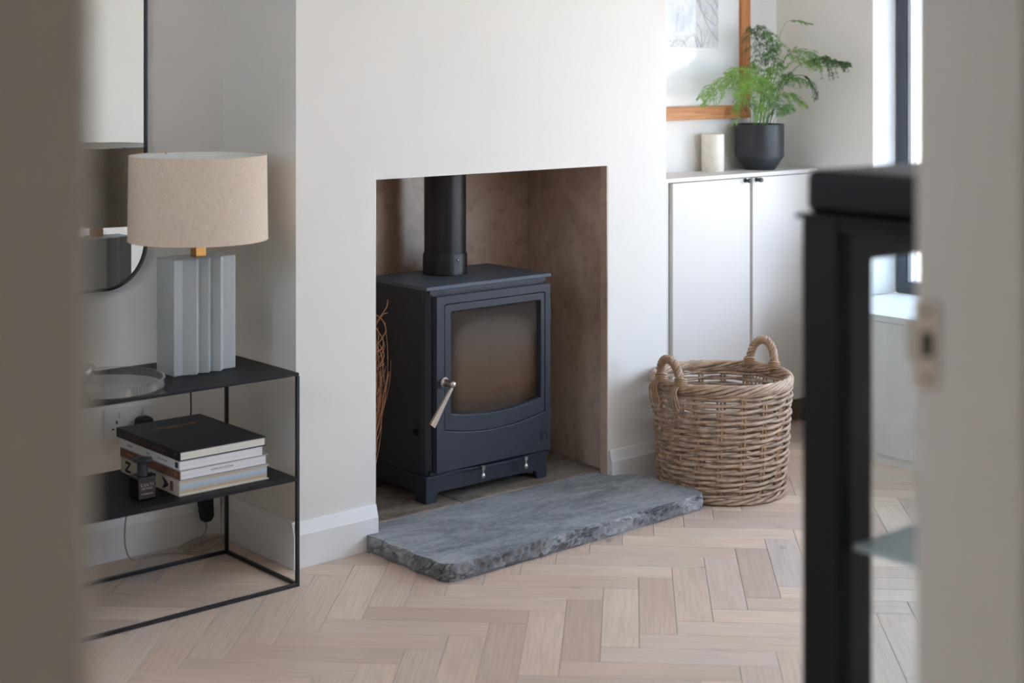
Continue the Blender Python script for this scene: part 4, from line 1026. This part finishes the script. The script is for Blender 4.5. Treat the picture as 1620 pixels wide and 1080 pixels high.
text('cover_lettering', 'ALEXANDER McQUEEN', .0125, (2.080, 3.850, .4144), (1, 0, 0), (0, 1, 0), 'gold', bD)
text('cover_lettering', 'SAVAGE BEAUTY', .0070, (2.072, 3.835, .4144), (1, 0, 0), (0, 1, 0), 'gold', bD)
text('spine_lettering', 'ALEXANDER McQUEEN', .0130, (sx, 3.815, .4015), (0, -1, 0), (0, 0, 1), 'ink_rust', bD)
text('spine_lettering', 'SAVAGE BEAUTY', .0095, (sx, 3.690, .4015), (0, -1, 0), (0, 0, 1), 'ink_rust', bD)
text('spine_lettering', 'Y', .011, (sx, 3.605, .4015), (0, -1, 0), (0, 0, 1), 'gold', bD)
for b, yy in (('INTERIORS', 3.86), ('HOME', 3.755), ('LIGHT AND SPACE', 3.675)):
    text('spine_lettering', b, .0065, (1.9483, yy, .3772), (0, -1, 0), (0, 0, 1), 'ink_grey', bC)
MB().box(1.9481, 1.9485, 3.592, 3.607, .370, .385).build('spine_block', 'ink', bC)
text('spine_lettering', 'STORIES', .0085, (1.9493, 3.86, .3515), (0, -1, 0), (0, 0, 1), 'gold', bB)
text('spine_lettering', 'A', .014, (1.9493, 3.607, .3515), (0, -1, 0), (0, 0, 1), 'gold', bB)
text('page_edge_print', 'LIVING IN COLOUR', .0075, (2.075, 3.5868, .3525), (1, 0, 0), (0, 0, 1), 'ink_grey', bB)
for ch, yy in (('N', 3.872), ('O', 3.800), ('M', 3.728), ('A', 3.660)):
    text('spine_letter', ch, .042, (1.9483, yy, .3180), (0, 0, -1), (0, -1, 0), 'ink', bA, bold=.0016)
MB().box(1.9481, 1.9485, 3.618, 3.634, .306, .331).build('spine_block', 'ink_rust', bA)

# reed diffuser bottle
bt = thing('scent_bottle', 'square black scent bottle with mushroom cap in front of books', 'bottle', (1.8735, 3.636, SH))
rz = math.radians(-3)
def rb_(pts): return pts
MB().extr(rrect(1.846, 1.8975, 3.6125, 3.664, .006, 3), 'z', SH + .0002, .3585).build('bottle_body', 'bottle', bt, bevel=.004, seg=3)
lb = MB().box(1.849, 1.8945, 3.6118, 3.6124, .3035, .3525).build('label_paper', 'label', bt)
text('label_lettering', 'CULTI', .0105, (1.8718, 3.6116, .3375), (1, 0, 0), (0, 0, 1), 'label_text', lb, space=1.35)
text('label_lettering', 'MILANO', .0062, (1.8718, 3.6116, .3285), (1, 0, 0), (0, 0, 1), 'label_text', lb, space=1.35)
text('label_lettering', 'MEDITERRANEA', .0046, (1.8718, 3.6116, .3150), (1, 0, 0), (0, 0, 1), 'label_text', lb)
MB().lathe([(.0150, .3586), (.0140, .362), (.0135, .385), (.0150, .3905), (.0245, .3945), (.0255, .3975), (.0245, .400), (.010, .4035), (.002, .4045)], (1.872, 3.638, 0), 36).build('cap', 'pot', bt, smooth=True, auto=50, label='charcoal mushroom cap')

# mirror
mr = thing('wall_mirror', 'large mirror with rounded corners and thin black frame above console', 'mirror', (1.81, 4.08, .7695))
mo = rrect(1.51, 2.111, .7695, 1.95, .131, 12)
mi = rrect(1.517, 2.104, .7765, 1.943, .124, 12)
MB().ring(mo, mi, 'y', 4.070, 4.0915).build('frame', 'frame_black', mr)
MB().extr(mi, 'y', 4.076, 4.080).build('mirror_glass', 'mirror', mr)

# double socket with a plug
sk = thing('wall_socket', 'white double power socket on the wall behind the books', 'socket', (2.058, 4.086, .346))
MB().extr(rrect(1.985, 2.131, .346, .432, .006), 'y', 4.0835, 4.0918).build('face_plate', 'plastic_white', sk, bevel=.002)
for x in (2.021, 2.095):
    MB().box(x + .006, x + .018, 4.0795, 4.0836, .402, .421).build('switch', 'plastic_white', sk, bevel=.001)
    ps = MB()
    for dx, z, w_, h_ in ((0, .391, .0022, .0045), (-.011, .373, .0036, .0022), (.011, .373, .0036, .0022)): ps.box(x + dx - w_, x + dx + w_, 4.0832, 4.0834, z - h_, z + h_)
    ps.build('pin_hole', 'ink', sk)
pg = thing('power_plug', 'black three-pin plug in the right half of the wall socket', 'plug', (2.098, 4.06, .355))
MB().extr(rrect(2.074, 2.122, .352, .400, .016, 6), 'y', 4.050, 4.0825).build('plug_body', 'plastic_black', pg, bevel=.006, seg=3)
MB().tube([(2.098, 4.055, .354), (2.098, 4.058, .340)], .004, 8).build('cord_grip', 'plastic_black', pg, smooth=True)

# power adapter hanging under the shelf, and its flex
ad = thing('power_adapter', 'black power adapter hanging below the console shelf', 'adapter', (2.283, 4.05, .066))
MB().extr([(2.262, .150), (2.306, .150), (2.309, .080), (2.300, .066), (2.277, .066)], 'y', 4.035, 4.066).build('adapter_body', 'plastic_black', ad, bevel=.004, seg=3)
MB().tube([(2.292, 4.05, .15), (2.292, 4.055, .19), (2.285, 4.06, .26)], .0022, 6).build('adapter_lead', 'plastic_black', ad, smooth=True)
cbm = MB()
cbm.tube(spline([(2.288, 4.05, .0635), (2.288, 4.045, .045), (2.262, 4.035, .022), (2.225, 4.01, .006), (2.195, 4.00, .004), (2.165, 4.02, .004), (2.13, 4.04, .004), (2.085, 4.045, .004), (2.055, 4.03, .004), (2.03, 4.025, .02), (2.015, 4.02, .06), (2.012, 4.015, .11), (2.020, 4.02, .15), (2.025, 4.03, .22)], 8), .0023, 6)
for i in range(4):
    cbm.tube(spline([(2.19 + .01 * i, 3.99 + .012 * i, .004 + .004 * i), (2.24, 3.965 + .01 * i, .004 + .004 * i), (2.30, 3.985 + .014 * i, .006 + .004 * i), (2.335, 4.025 - .006 * i, .008 + .005 * i), (2.30, 4.045, .006 + .006 * i), (2.24, 4.03 + .004 * i, .006 + .005 * i), (2.20 - .008 * i, 4.01, .004 + .004 * i)], 6), .0023, 6)
cbm.build('power_flex', 'flex', label='pale putty flex lying in a tangle under the console table', cat='cable', smooth=True)

# unseen fill light added to brighten the hall and the door jambs
hl = thing('hall_fill_light', 'unseen round fill lamp added under the hall ceiling', 'fill light', (-.3, -1.0, CEIL))
MB().lathe([(.17, -.001), (.175, -.02), (.165, -.03)], (-.3, -1.0, CEIL), 40).build('rim', 'nickel', hl, smooth=True, auto=40)
MB().lathe([(.165, -.0301), (.150, -.055), (.10, -.075), (.01, -.082)], (-.3, -1.0, CEIL), 40).build('fill_light_diffuser', 'hall_fill', hl, smooth=True)
